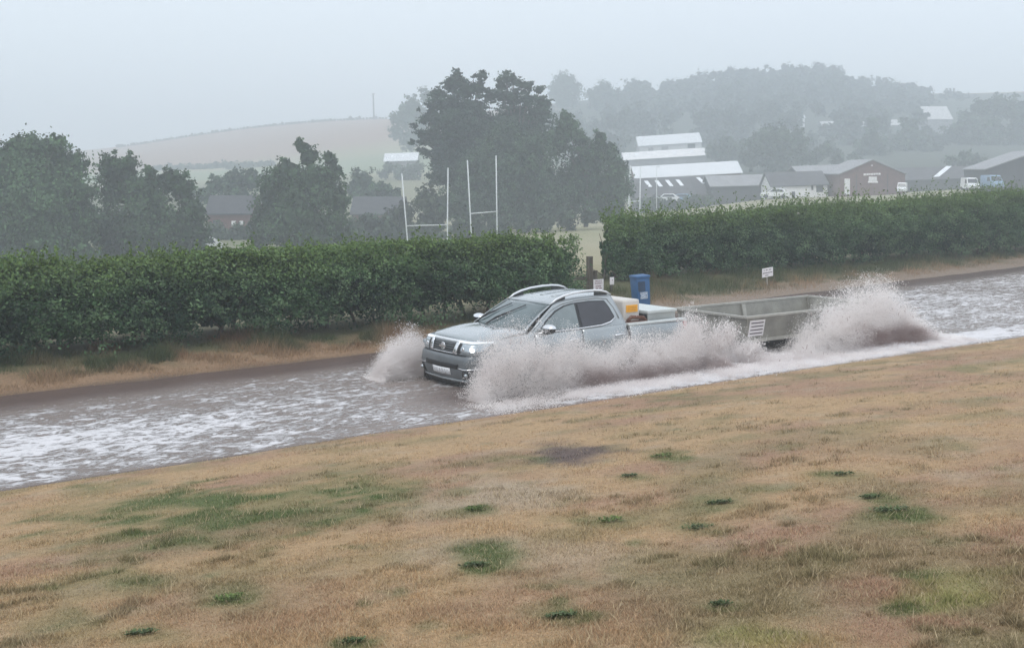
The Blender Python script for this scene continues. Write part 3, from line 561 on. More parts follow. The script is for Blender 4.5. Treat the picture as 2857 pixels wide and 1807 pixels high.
for (a, b_) in zip(sk, sk[1:]):
    for t in np.arange(0, 1, 15/max(15, b_[0]-a[0])):
        px, py = lerp(a[0], b_[0], t), lerp(a[1], b_[1], t); r = rng.uniform(20, 28); lob.append((px, py+26+r*.9, r, rng.uniform(470, 490))); lob.append((px, py+62+r*.9, r, rng.uniform(440, 470)))
for q in range(70):
    px = rng.uniform(1500, 2620); t = rng.random(); lob.append((px, 345+t*75, rng.uniform(20, 32), lerp(400, 315, t)))
lob = [l for l in lob if not (1725 < l[0] < 1990 and l[3] < 352)]
l3 = []
for px, py, r, d in lob: x, y, z = pd(px, py, d); l3.append((x, y, z, r*d/F))
org = np.array([(2150-CX)/F*430, 430., 20.]); o = crown('woodland', l3, 75000, .62, rng, (.050, .058, .050), None, org); o.location = org
tag(o, 'far wood covering the hazy hill on the right', 'woodland', kind='stuff')
# hedgerow scrub along the bare hill
lob = []
for px in np.arange(330, 1080, 9):
    py = np.interp(px, [330, 430, 500, 700, 900, 1050, 1100], [411, 392, 383, 353, 339, 331, 330]); x, y, z = pd(px, py-1, 612); lob.append((x, y, float(ground(np.array([x]), np.array([y]))[0])+.4, rng.uniform(.3, 1.0)))
for a, b_, d in [((430, 428), (640, 458), 400), ((640, 458), (760, 470), 392)]:
    for t in np.linspace(0, 1, 26): x, y, z = pd(lerp(a[0], b_[0], t), 0, d); lob.append((x, y, float(ground(np.array([x]), np.array([y]))[0])+.5, rng.uniform(.9, 1.6)))
org = np.array([-100., 600., 20.]); o = crown('hedgerow_scrub', lob, 9000, .4, rng, (.06, .06, .045), None, org); o.location = org
tag(o, 'thin scrub along the crest and field edge of the bare hill', 'scrub', kind='stuff')

# ------------------------------------------------------------------ pickup truck (local X to the rear, -Y towards the camera)
CAR_S, CAR_N = 11.30, 17.32
car = empty('pickup_truck', (*xy(CAR_S, CAR_N), -.3), PHI)
tag(car, 'silver double cab pickup truck driving through the flood with its headlamp on', 'pickup truck')
def it(v, xs, ys): return float(np.interp(v, xs, ys))
def side_y(x, z):
    y = it(z, [.38, .48, .62, .80, .96, 1.04, 1.10, 1.18, 1.24], [.84, .895, .918, .925, .922, .905, .888, .868, .855])
    if x < 1.1: y -= .10*((1.1-x)/1.1)**2
    if x > 3.4: y -= .02*(x-3.4)/1.8
    return y+.018*math.exp(-((x-.95)/.45)**2-((z-.72)/.25)**2)+.018*math.exp(-((x-4.1)/.45)**2-((z-.72)/.25)**2)
def xf(z): return it(z, [.36, .44, .52, .62, .74, .84, .88, .94, 1.02, 1.10, 1.13], [.33, .24, .205, .18, .17, .19, .23, .235, .255, .30, .36])
def fascia(y, z, off=0.0):
    ym = side_y(.72, z)-.02; q = min(1, abs(y)/ym); x = xf(z)+.09*q*q+.60*max(0, (q-.72)/.28)**2.1
    nx = Vector((-1, (1 if y > 0 else -1)*(.15+2.2*max(0, q-.68)), 0)).normalized()
    return Vector((x, y, z))+nx*off
def fpatch(name, m, y0, y1, z0, z1, off, nu=10, nv=4, skew=0, parent=car, bow=0):
    def fn(u, v):
        z = lerp(z0, z1, v); yy = lerp(y0, y1, u); yy += skew*(v-.5)*(1 if (y0+y1) > 0 else -1); return fascia(yy, z+bow*(u-.5)**2*4, off)
    return grid(name, m, parent, fn, nu, nv, solid=.008)
redge = lambda x: it(x, [2.05, 2.2, 2.4, 2.7, 3.0, 3.3, 3.5], [1.615, 1.650, 1.680, 1.702, 1.710, 1.705, 1.690])
HB = lambda u: math.copysign(abs(u)**.75, u)
grid('front_bumper', M_PAINTD, car, lambda u, v: fascia(HB(u*2-1)*(side_y(.72, lerp(.36, .885, v))-.02), lerp(.36, .885, v)), 36, 12, solid=.006)
grid('front_panel', M_PAINT, car, lambda u, v: fascia(HB(u*2-1)*(side_y(.72, lerp(.89, 1.125, v))-.02), lerp(.89, 1.125, v)), 36, 8, solid=.006)
def hood_pt(u, v):
    q = u*2-1; yy = q*lerp(.80, .835, v); f = fascia(yy, 1.13); xr = 1.40-.10*(1-q*q); t = v
    x = lerp(f.x+.005, xr, t); z = 1.125+.125*t**.48+.02*math.sin(t*math.pi)-.05*abs(q)**2.6*(1-.3*t)-.012*(abs(q) < .2)*0
    z += .014*math.exp(-((abs(q)-.62)/.12)**2)*math.sin(min(1, t*1.3)*math.pi*.5)
    return Vector((x, yy, z))
grid('bonnet', M_PAINT, car, hood_pt, 28, 16, solid=.012)
for sg in (-1, 1):
    def fend(u, v, sg=sg):
        x = lerp(.66, 1.52, u); t = max(0, min(1, (x-.50)/.95)); zt = 1.095+.10*t**.7; z = lerp(.42, zt, v); return Vector((x, sg*max(side_y(x, z)+.004, .0), z))
    grid('fender', M_PAINT, car, fend, 14, 12, solid=.006)
    zb = lambda x: 1.165+.012*(x-1.5)
    for nm, xa, xb in (('front_door', 1.53, 2.57), ('rear_door', 2.585, 3.62)):
        dr = grid(nm, M_PAINT, car, lambda u, v, xa=xa, xb=xb, sg=sg: Vector((lerp(xa, xb, u), sg*(side_y(lerp(xa, xb, u), lerp(.44, zb(lerp(xa, xb, u)), v))+.006), lerp(.44, zb(lerp(xa, xb, u)), v))), 10, 12, solid=.006)
        xh = xb-.20; yh = sg*(side_y(xh, 1.02)+.035)
        tube('handle', M_CHROME, dr, [(xh-.12, yh-sg*.03, 1.015), (xh-.09, yh, 1.02), (xh+.08, yh, 1.028), (xh+.11, yh-sg*.03, 1.028)], [.012, .019, .019, .012], 8)
    # wheel arches and wheels
    for nm, xw in (('front_wheel', .95), ('rear_wheel', 4.12)):
        lathe('wheel_arch', M_BLACK, car, [(.47, 0), (.47, .012)] if sg > 0 else [(.47, -.012), (.47, 0)], 'Y', 32, (xw, sg*.925, .40))
        wh = lathe(nm, M_TYRE, car, [(.27, -.11), (.36, -.12), (.385, -.09), (.385, .09), (.36, .12), (.27, .11)], 'Y', 32, (xw, sg*.855, .385))
        lathe('rim', M_ALLOY, wh, [(.03, .10*sg), (.10, .08*sg), (.20, .07*sg), (.25, .115*sg), (.272, .118*sg), (.272, .06*sg)], 'Y', 24, (xw, sg*.855, .385))
    # cab side, glazing and trim
    def ys(z): return .858-.205*((z-1.17)/.53)-.02*((z-1.17)/.53)**2
    def cside(u, v, sg=sg):
        xt = lerp(2.08, 3.46, u); zt = redge(xt); z = lerp(1.15, zt, v); x = lerp(lerp(1.36, 3.655, u), xt, v)-.03*math.sin(v*math.pi)*(u < .02); return Vector((x, sg*ys(z), z))
    grid('cab_side', M_PAINT, car, cside, 20, 10, solid=.01)
    def pane(nm, m, pts, off, th=.008, sg=sg):
        return poly_prism(nm, m, car, [(x, sg*(ys(z)+off), z) for x, z in pts], (0, sg*th, 0))
    pane('side_window_frame', M_BLACK, [(1.60, 1.195), (2.5, 1.20), (3.1, 1.225), (3.30, 1.27), (3.40, 1.34), (3.34, 1.50), (3.26, 1.625), (2.9, 1.64), (2.5, 1.625), (2.3, 1.595), (2.08, 1.525), (1.82, 1.37)], .004)
    pane('front_side_window', M_GLASS2, [(1.64, 1.21), (2.535, 1.215), (2.545, 1.61), (2.32, 1.578), (2.10, 1.505), (1.85, 1.36)], .010)
    pane('rear_side_window', M_TINT, [(2.61, 1.217), (3.1, 1.24), (3.28, 1.285), (3.365, 1.35), (3.31, 1.49), (3.24, 1.605), (2.9, 1.622), (2.61, 1.612)], .010)
    tube('window_trim', M_CHROME, car, [(x, sg*(ys(z)+.020), z) for x, z in ((1.60, 1.185), (2.1, 1.190), (2.6, 1.197), (3.05, 1.213), (3.27, 1.252), (3.40, 1.325))], [.012, .013, .014, .016, .018, .016], 6)
    tube('drip_trim', M_PAINT, car, [(x, sg*(ys(z)+.006), z) for x, z in ((1.47, 1.22), (1.74, 1.39), (2.0, 1.545), (2.24, 1.625), (2.6, 1.668), (3.1, 1.678), (3.33, 1.655), (3.44, 1.50), (3.50, 1.3))], .016, 6)
    # roof rail
    rl = [(2.08, sg*.615, 1.632), (2.20, sg*.612, 1.70), (2.36, sg*.610, 1.752), (2.58, sg*.61, 1.79), (2.85, sg*.61, 1.81), (3.08, sg*.61, 1.812), (3.24, sg*.612, 1.798), (3.37, sg*.614, 1.765), (3.48, sg*.616, 1.71)]
    rr_ = tube('roof_rail', M_RAIL, car, rl, [.012, .019, .021, .021, .021, .021, .021, .019, .012], 10)
    grid('rail_foot', M_BLACK, rr_, lambda u, v, sg=sg: Vector((lerp(3.08, 3.38, u), sg*.61, lerp(1.70, 1.79-.045*u, v))), 4, 2, solid=.012)
    grid('rail_foot', M_BLACK, rr_, lambda u, v, sg=sg: Vector((lerp(2.18, 2.40, u), sg*.61, lerp(1.65+.03*u, 1.68+.07*u, v))), 4, 2, solid=.012)
    # mirror
    bm = bmesh.new(); bmesh.ops.create_uvsphere(bm, u_segments=20, v_segments=12, radius=1)
    for v in bm.verts:
        zz = v.co.z; v.co = Vector((1.72+v.co.x*.085*(1.2 if v.co.x < 0 else .8), sg*(1.035+v.co.y*.145), 1.275+zz*(.058 if zz > 0 else .10)))
    mr_ = from_bm('door_mirror', bm, M_BLACK, car, True)
    bm = bmesh.new(); bmesh.ops.create_uvsphere(bm, u_segments=20, v_segments=12, radius=1)
    bmesh.ops.delete(bm, geom=[v for v in bm.verts if v.co.z < -.12], context='VERTS')
    for v in bm.verts: v.co = Vector((1.72+v.co.x*.096*(1.2 if v.co.x < 0 else .8), sg*(1.035+v.co.y*.155), 1.282+v.co.z*.064))
    from_bm('mirror_cap', bm, M_CHROME, mr_, True)
    tube('mirror_arm', M_BLACK, mr_, [(1.70, sg*.86, 1.17), (1.71, sg*.95, 1.18), (1.72, sg*1.0, 1.20)], [.03, .028, .03], 8)
    # lamps
    hl = fpatch('headlight', M_LAMPG, sg*.44, sg*.815, .925, 1.075, .012, 14, 4, bow=.018)
    fpatch('lamp_surround', M_BLACK, sg*.425, sg*.475, .91, 1.07, .016, 3, 4, .03, hl)
    fpatch('daytime_strip', M_DRL, sg*.36, sg*.84, 1.083, 1.108, .018, 16, 2, 0, hl)
    lp = fascia(sg*.70, .985, .022); bm = bmesh.new(); bmesh.ops.create_uvsphere(bm, u_segments=14, v_segments=8, radius=1)
    for v in bm.verts: v.co = lp+Vector((v.co.x*.02+.25*abs(v.co.y)*.05, v.co.y*.085, v.co.z*.04))
    from_bm('lit_lamp', bm, M_LAMP if sg < 0 else M_LAMPG, hl, True)
    lp = fascia(sg*.54, .985, .018); bm = bmesh.new(); bmesh.ops.create_uvsphere(bm, u_segments=12, v_segments=8, radius=1)
    for v in bm.verts: v.co = lp+Vector((v.co.x*.015, v.co.y*.035, v.co.z*.035))
    from_bm('indicator_lamp', bm, M_CHROME, hl, True)
    fl = fpatch('fog_lamp_recess', M_BLACK, sg*.57, sg*.80, .50, .645, .006, 8, 4, .05)
    fpatch('chrome_brow', M_CHROME, sg*.50, sg*.80, .650, .668, .014, 10, 1, 0, fl, .012)
    lp = fascia(sg*.66, .565, .012); bm = bmesh.new(); bmesh.ops.create_uvsphere(bm, u_segments=12, v_segments=8, radius=.035)
    for v in bm.verts: v.co = lp+v.co
    from_bm('fog_lamp', bm, M_LAMPG, fl, True)
    # grille chrome uprights
    fpatch('grille_upright', M_CHROME, sg*.315, sg*.405, .905, 1.095, .026, 4, 6, .035)
gr_ = fpatch('grille', M_BLACK, -.33, .33, .905, 1.075, .008, 10, 4)
for z in (.935, .975, 1.015, 1.052): fpatch('grille_bar', M_PAINTD, -.31, .31, z-.005, z+.005, .017, 10, 1, 0, gr_)
fpatch('bonnet_edge_trim', M_RAIL, -.80, .80, 1.094, 1.116, .012, 30, 2)
fpatch('grille_trim', M_CHROME, -.39, .39, .893, .910, .020, 12, 1, 0, gr_)
e = fascia(0, .993, .03)
lathe('emblem', M_CHROME, gr_, [(.050, -.006), (.058, -.010), (.068, -.006), (.068, .004), (.050, .004)], 'X', 24, tuple(e))
box('emblem_bar', M_CHROME, gr_, e.x-.016, e.x+.002, -.095, .095, e.z-.016, e.z+.016, .004)
fpatch('bumper_crease', M_BLACK, -.62, .62, .872, .884, .010, 16, 1)
fpatch('lower_intake', M_BLACK, -.48, .48, .655, .735, .010, 12, 3, .04)
pl_ = grid('number_plate', M_PLATE, car, lambda u, v: fascia(0, lerp(.535, .648, v), .03)+Vector((.03*(u*2-1)**2, lerp(-.26, .26, u), 0)), 8, 2, solid=.006)
for k_, y_ in enumerate((-.20, -.135, -.07, .0, .085, .15, .21)): box('plate_character', mat('plate_ink', (.44, .45, .47), .5) if k_ == 0 else MATS['plate_ink'], pl_, fascia(0, .59).x-.040+.5*y_*y_, fascia(0, .59).x-.030+.5*y_*y_, y_-.017, y_+.017, .558, .625)
fpatch('skid_plate', M_LAMPG, -.66, .66, .425, .470, .012, 16, 2, .02)
fpatch('lower_valance', M_BLACK, -.60, .60, .36, .42, .006, 12, 2)
# windscreen
def ws(u, v, off=0, ins=0):
    q = (u*2-1)*(1-ins); t = lerp(ins*.8, 1-ins*.8, v); yb, yt = .765, .615; y = q*lerp(yb, yt, t); xe = lerp(1.40, 2.09, t)-(1-q*q)*lerp(.14, .09, t); z = lerp(1.215, 1.618, t)+.035*math.sin(t*math.pi)*.7+(1-q*q)*.02*t
    return Vector((xe-.53*off, y, z+.85*off))
grid('windscreen_frame', M_PAINT, car, lambda u, v: ws(u, v), 16, 10, solid=.01)
gls = grid('windscreen', M_GLASS, car, lambda u, v: ws(u, v, .010, .055), 16, 10, solid=.006)
grid('cowl', M_BLACK, car, lambda u, v: ws(u, v*.085-.06, .006, .0)-Vector((0, 0, .0)), 16, 2, solid=.008)
for (u0, v0, u1, v1) in ((.93, .06, .66, .80), (.66, .06, .34, .80)):
    wp = tube('wiper', M_BLACK, car, [ws(lerp(u0, u1, t), lerp(v0, v1, t), .035) for t in np.linspace(0, 1, 7)], [.010]*3+[.015]+[.009]*3, 6)
    tube('wiper_arm', M_BLACK, wp, [ws(u0+.02, v0-.06, .02), ws(lerp(u0, u1, .25), lerp(v0, v1, .25), .055), ws(lerp(u0, u1, .5), lerp(v0, v1, .5), .045)], [.014, .011, .009], 6)
def roof(u, v):
    q = u*2-1; x = lerp(2.07-.085*(1-q*q), 3.48, v); y = q*.620; z = redge(x)+.002+.045*(1-abs(q)**2.6)*math.sin(min(1, v*1.6+.32)*math.pi*.5)
    return Vector((x, y, z))
grid('roof', M_PAINT, car, roof, 20, 14, solid=.012)
for y_ in (-.3, 0, .3): grid('roof_rib', M_PAINT, car, lambda u, v, y_=y_: roof((y_+lerp(-.05, .05, u))/1.22+.5, lerp(.25, .92, v))+Vector((0, 0, .008)), 2, 10, solid=.01)
grid('cab_rear', M_PAINT, car, lambda u, v: Vector((lerp(3.665, 3.475, v), (u*2-1)*lerp(.85, .61, v), lerp(1.0, 1.695, v))), 8, 6, solid=.01)
grid('rear_window', M_TINT, car, lambda u, v: Vector((lerp(3.60, 3.52, v), (u*2-1)*lerp(.66, .58, v), lerp(1.25, 1.60, v)))+Vector((.012, 0, 0)), 6, 4, solid=.006)
for sg in (-1, 1):
    bs = grid('bed_side', M_PAINT, car, lambda u, v, sg=sg: Vector((lerp(3.70, 5.13, u), sg*(side_y(lerp(3.7, 5.13, u), lerp(.50, 1.165, v))+.004), lerp(.50, 1.165, v))), 12, 12, solid=.006)
    box('bed_inner', M_BLACK, bs, 3.70, 5.12, sg*.76-.02, sg*.76+.02, .68, 1.14)
    box('bed_rail', M_ALULID, bs, 3.68, 5.15, min(sg*.75, sg*.885), max(sg*.75, sg*.885), 1.145, 1.19, .012, True)
    tl = box('tail_lamp', mat('red_lamp', (.45, .02, .02), .3) if sg < 0 else MATS['red_lamp'], car, 5.06, 5.15, min(sg*.80, sg*.905), max(sg*.80, sg*.905), .80, 1.13, .015)
box('bed_floor', M_BLACK, car, 3.68, 5.13, -.76, .76, .66, .70)
box('tailgate', M_PAINT, car, 5.08, 5.14, -.79, .79, .66, 1.16, .015, True)
box('rear_bumper', M_CHROME, car, 5.14, 5.28, -.86, .86, .50, .64, .03, True)
box('chassis', M_BLACK, car, .35, 5.0, -.80, .80, .33, .62)
# cargo
def in_car(name, label, cat, x, y, z):
    o = empty(name, car.matrix_basis @ Vector((x, y, z)) if False else tuple(Matrix.Translation((*xy(CAR_S, CAR_N), -.3)) @ Matrix.Rotation(PHI, 4, 'Z') @ Vector((x, y, z))), PHI); return tag(o, label, cat)
tk = in_car('tank', 'white plastic tank with yellow sticker behind the pickup cab', 'tank', 3.98, -.05, .70)
box('body', M_TANK, tk, -.20, .20, -.58, .50, .28, .89, .05, True); box('stand', M_BLACK, tk, -.22, .22, -.55, .5, 0, .28)
st = box('sticker', M_YEL, tk, -.14, .14, -.592, -.582, .66, .79)
for z_ in (.695, .725, .755): box('sticker_print', mat('sticker_ink', (.55, .22, .02), .5) if z_ == .695 else MATS['sticker_ink'], st, -.11, .11, -.595, -.591, z_-.004, z_+.004)
lathe('filler_cap', M_RUST, tk, [(.07, .885), (.07, .91), (.05, .92)], 'Z', 16, (-.05, .15, 0))
pm = in_car('pump', 'rusty brown pump standing below the white tank', 'pump', 3.99, -.70, .70)
box('body', M_RUST, pm, -.20, .26, -.05, .09, .18, .50, .03, True); tube('pipe', M_RUST, pm, [(-.18, 0, .50), (-.1, -.02, .58), (.2, -.02, .55), (.3, 0, .46)], .035)
box('base', M_TANK, pm, -.22, .28, -.06, .10, 0, .17, .02)
tb = in_car('tool_chest', 'grey aluminium tool chest with a pale lid in the pickup bed', 'tool chest', 4.72, -.05, .70)
box('body', M_ALU, tb, -.33, .38, -.58, .60, 0, .60, .012); box('lid', M_ALULID, tb, -.36, .40, -.61, .63, .602, .655, .012)
box('front_panel', M_BLACK, tb, -.342, -.332, -.56, .58, .03, .58)
for y_ in (-.3, .3): box('latch', M_CHROME, tb, -.36, -.343, y_-.04, y_+.04, .50, .60)

# ------------------------------------------------------------------ trailer
TS = 18.0
tr = empty('trailer', (*xy(TS, 17.30), -.3), PHI); tag(tr, 'grey galvanised box trailer towed behind the pickup', 'trailer')
TL, TW, ZR, ZB = 4.15, .95, 1.08, .62
def wall(name, a, b_, m, t=.02):
    """a, b: top corners; lower corners pulled in"""
    lo = lambda p: Vector((TL/2+(p[0]-TL/2)*.965, p[1]*.90, ZB)); return poly_prism(name, m, tr, [(a[0], a[1], ZR), (b_[0], b_[1], ZR), lo(b_), lo(a)], (0, 0, 0.0001)) if False else _wall(name, Vector((a[0], a[1], ZR)), Vector((b_[0], b_[1], ZR)), lo(b_), lo(a), m, t)
def _wall(name, p0, p1, p2, p3, m, t):
    n = (p1-p0).cross(p3-p0).normalized()*t; return poly_prism(name, m, tr, [p0, p1, p2, p3], n)
fw = wall('front_wall', (0, -TW), (0, TW), M_GALV); nw = wall('near_side_wall', (TL, -TW), (0, -TW), M_GALV); fs = wall('far_side_wall', (0, TW), (TL, TW), M_GALV); rw = wall('rear_wall', (TL, TW), (TL, -TW), M_GALV)
box('floor', M_GALV, tr, .08, TL-.08, -TW*.89, TW*.89, ZB-.02, ZB+.01)
for nm, x0, x1, y0, y1 in (('near_rim', -.03, TL+.03, -TW-.045, -TW+.012), ('far_rim', -.03, TL+.03, TW-.012, TW+.045), ('front_rim', -.045, .012, -TW+.014, TW-.014), ('rear_rim', TL-.012, TL+.045, -TW+.014, TW-.014)):
    box(nm, M_GALVL, tr, x0, x1, y0, y1, ZR-.012, ZR+.035, .008)
box('lower_flange', M_GALVL, tr, .10, TL-.10, -TW*.90-.045, -TW*.90+.02, ZB-.05, ZB+.015, .006); box('lower_flange', M_GALVL, tr, .10, TL-.10, TW*.90-.02, TW*.90+.045, ZB-.05, ZB+.015, .006)
for x in (TL*.47,):
    poly_prism('inner_stiffener', M_GALVL, tr, [(x-.05, TW-.026, ZR-.02), (x+.05, TW-.026, ZR-.02), (x+.04, TW*.90-.024, ZB+.02), (x-.05, TW*.90-.024, ZB+.02)], (0, -.03, 0))
for x, y in ((.02, TW-.03), (TL-.05, TW-.03)): box('corner_post', M_GALV, tr, x-.03, x+.05, y-.05, y, ZB+.02, ZR-.014)
def ny(z): return -(TW*lerp(.90, 1, (z-ZB)/(ZR-ZB)))-.024
sp = poly_prism('warning_plate', M_SIGN, tr, [(.10, ny(.70), .70), (.54, ny(.70), .70), (.54, ny(1.02), 1.02), (.10, ny(1.02), 1.02)], (0, -.006, 0))
for z in (.755, .825, .895, .965): poly_prism('plate_line', M_INK, sp, [(.14, ny(z-.011)-.007, z-.011), (.50, ny(z-.011)-.007, z-.011), (.50, ny(z+.011)-.007, z+.011), (.14, ny(z+.011)-.007, z+.011)], (0, -.003, 0))
box('chassis', M_BLACK, tr, .15, TL-.15, -.62, .62, .40, ZB-.055)
tube('drawbar', M_BLACK, tr, [(.3, -.55, .45), (-.75, 0, .46), (-1.15, 0, .47)], .05); tube('drawbar', M_BLACK, tr, [(.3, .55, .45), (-.75, .03, .46)], .05)
for sg in (-1, 1):
    for x in (2.45, 3.05):
        wh = lathe('wheel', M_TYRE, tr, [(.17, -.09), (.26, -.10), (.29, -.07), (.29, .07), (.26, .10), (.17, .09)], 'Y', 28, (x, sg*.82, .29)); lathe('rim', M_ALLOY, wh, [(.03, .09*sg), (.12, .05*sg), (.17, .095*sg), (.172, .05*sg)], 'Y', 20, (x, sg*.82, .29))
    grid('mudguard', M_GALV, tr, lambda u, v, sg=sg: Vector((lerp(2.1, 3.4, u), sg*lerp(.70, .95, v), .60-.10*abs(u*2-1)**4-.03)), 12, 2, solid=.008)

# ------------------------------------------------------------------ gateway, signs, bin
def base(px, py): x, y, z = hit(px, py); return x, y, z
gx, gy, gz = base(1645, 812); 
gp = empty('gate_post', (gx, gy, gz-.1), PHI); tag(gp, 'square brown timber gate post at the left of the gateway', 'post')
hgt = (gz+.1 if False else 0)+(CH-(715-HY)/F*gy)-gz+.1
box('post', M_WOOD, gp, -.065, .065, -.065, .065, 0, hgt, .006); box('rail', M_WOOD, gp, -.42, .22, .068, .12, hgt-.66, hgt-.55, .004)
gp2 = empty('gate_post', (gx+.16, gy+.25, gz-.1), PHI); tag(gp2, 'short brown timber post tucked behind the tall gate post', 'post'); box('post', M_WOOD, gp2, -.05, .05, -.05, .05, 0, hgt-.42, .01); box('cap', M_WOOD, gp2, -.056, .056, -.056, .056, hgt-.42, hgt-.40)
def sign(name, label, px0, px1, py0, py1, py_ground, yaw, lines, tilt=0, post=M_PALEWOOD, dx=0.0):
    cxp = (px0+px1)/2; x, y, z = base(cxp, py_ground); z0 = CH-(py1-HY)/F*y; z1 = CH-(py0-HY)/F*y; w = (px1-px0)/F*y/max(.2, math.cos(yaw))
    r = empty(name, (x, y, z-.15), yaw); tag(r, label, 'sign'); z0 -= z-.15; z1 -= z-.15
    box('post', post, r, dx-.022, dx+.022, .004, .044, 0, z1-.05 if tilt == 0 else z0+.12)
    bd = poly_prism('board', M_SIGN, r, [(-w/2, 0, z0-tilt), (w/2, 0, z0+tilt), (w/2, 0, z1+tilt), (-w/2, 0, z1-tilt)], (0, -.012, 0))
    H = z1-z0
    for (kind, txt, fy, fh, x0, x1) in lines:
        zc = z0+H*fy
        if kind == 't':
            t = text_mesh('lettering', txt, H*fh, M_INK if post is M_PALEWOOD else M_REDINK, bd, (0, -.0145, zc), (math.pi/2, -math.atan2(2*tilt, w), 0)); 
            wd = max(v.co.x for v in t.data.vertices)-min(v.co.x for v in t.data.vertices); t.scale.x = (x1-x0)*w/wd
        else:
            xs = x0
            while xs < x1-.03:
                l = random.uniform(.04, .085); 
                if random.random() < .82:
                    a, b_ = (xs-.5)*w, (min(xs+l, x1)-.5)*w; ta, tb_ = tilt*2*a/w, tilt*2*b_/w; h2 = H*fh*.5
                    poly_prism('blurred_letter', M_INK if post is M_PALEWOOD else M_REDINK, bd, [(a, -.0125, zc-h2+ta), (b_, -.0125, zc-h2+tb_), (b_, -.0125, zc+h2+tb_), (a, -.0125, zc+h2+ta)], (0, -.002, 0))
                xs += l+.02
    return r
random.seed(4)
sign('notice_sign', 'white private property notice beside the gate post', 1655, 1684, 779, 808, 822, PHI*.9, [('t', 'PRIVATE', .82, .20, .14, .80), ('t', 'PROPERTY', .60, .19, .12, .88), ('d', '', .34, .09, .2, .8), ('d', '', .14, .10, .2, .8)], tilt=-.0, post=M_WOOD)
sign('notice_sign', 'white notice on a thin stake in the verge before the right hedge', 2124, 2158, 747, 772, 800, PHI*.8, [('d', '', .78, .10, .14, .86), ('d', '', .46, .10, .06, .94), ('d', '', .18, .10, .28, .76)], tilt=.022)
x, y, z = base(1707, 815); wz0 = CH-(794-HY)/F*y-z+.1; wz1 = CH-(773-HY)/F*y-z+.1
ws_ = empty('marker_sign', (x, y, z-.1), PHI*.7); tag(ws_, 'small upright white marker plate between the notice and the blue bin', 'sign')
box('post', M_WOOD, ws_, -.03, .03, .005, .06, 0, wz1-.02); pln = box('plate', M_SIGN, ws_, -.065, .065, -.012, .003, wz0, wz1, .005); lathe('fixing', M_INK, pln, [(.012, -.020), (.012, -.012)], 'Y', 10, (.01, 0, lerp(wz0, wz1, .6)))
x, y, z = base(1790, 852); bh = CH-(772-HY)/F*y-z+.1; bw = 41/F*y
bn = empty('litter_bin', (x, y, z-.1), PHI*.55); bn.rotation_euler.y = math.radians(-4); tag(bn, 'blue plastic bin with a worn pale sticker at the edge of the flood', 'bin')
bd_ = box('body', M_BLUE, bn, -bw/2, bw/2, -.2, .2, 0, bh-.02, .02, True, .9); box('lid', M_BLUE, bn, -bw/2-.012, bw/2+.012, -.215, .21, bh-.02, bh+.05, .015, True)
box('opening', M_BLUED, bd_, -bw*.40, bw*.12, -.208, -.199, bh*.58, bh*.88, .003); stk = box('sticker', M_STICK, bd_, -bw*.28, bw*.26, -.205, -.198, bh*.34, bh*.55)
for x_ in (-.10, .06): lathe('sticker_mark', M_BLUE, stk, [(.016, -.209), (.016, -.204)], 'Y', 10, (x_, 0, bh*.45))

# ------------------------------------------------------------------ rugby posts
def goal(label, lt, lb, rt, rb, barl, barr, d):
    """pixel ends of the two uprights and of the bar, at distance d"""
    P0 = Vector(pd(*lb, d)); P1 = Vector(pd(*rb, d+2)); g0 = float(ground(np.array([P0.x]), np.array([P0.y]))[0]); g1 = float(ground(np.array([P1.x]), np.array([P1.y]))[0])
    r = empty('goalposts', (P0.x, P0.y, g0-.2)); tag(r, label, 'goalposts', 'rugby goalposts on the field'); o = Vector(r.location)
    def up(t, b_, dd, g):
        a = Vector(pd(*t, dd)); c = Vector(pd(*b_, dd)); e = c+(c-a)*((c.z-g+.2)/max(.1, a.z-c.z)); return [e-o, c-o, a-o]
    rr = .055*max(1, d/115); tube('upright', M_POSTW, r, up(lt, lb, d, g0), rr, 10); tube('upright', M_POSTW, r, up(rt, rb, d+2, g1), rr, 10)
    tube('crossbar', M_POSTW, r, [Vector(pd(*barl, d))-o, Vector(pd(*barr, d+2))-o], rr*.9, 10)
goal('white H-shaped rugby goalposts, nearest and leftmost of the three', (1121, 484), (1137, 672), (1250, 468), (1248, 675), (1136, 630), (1249, 627), 107)
goal('white H-shaped rugby goalposts in front of the pine clump, middle of the three', (1304, 447), (1315, 655), (1384, 434), (1387, 655), (1313, 596), (1386, 590), 108)
goal('small distant rugby goalposts at the right end of the tree clump', (1759, 462), (1753, 600), (1787, 465), (1785, 600), (1754, 563), (1786, 561), 170)

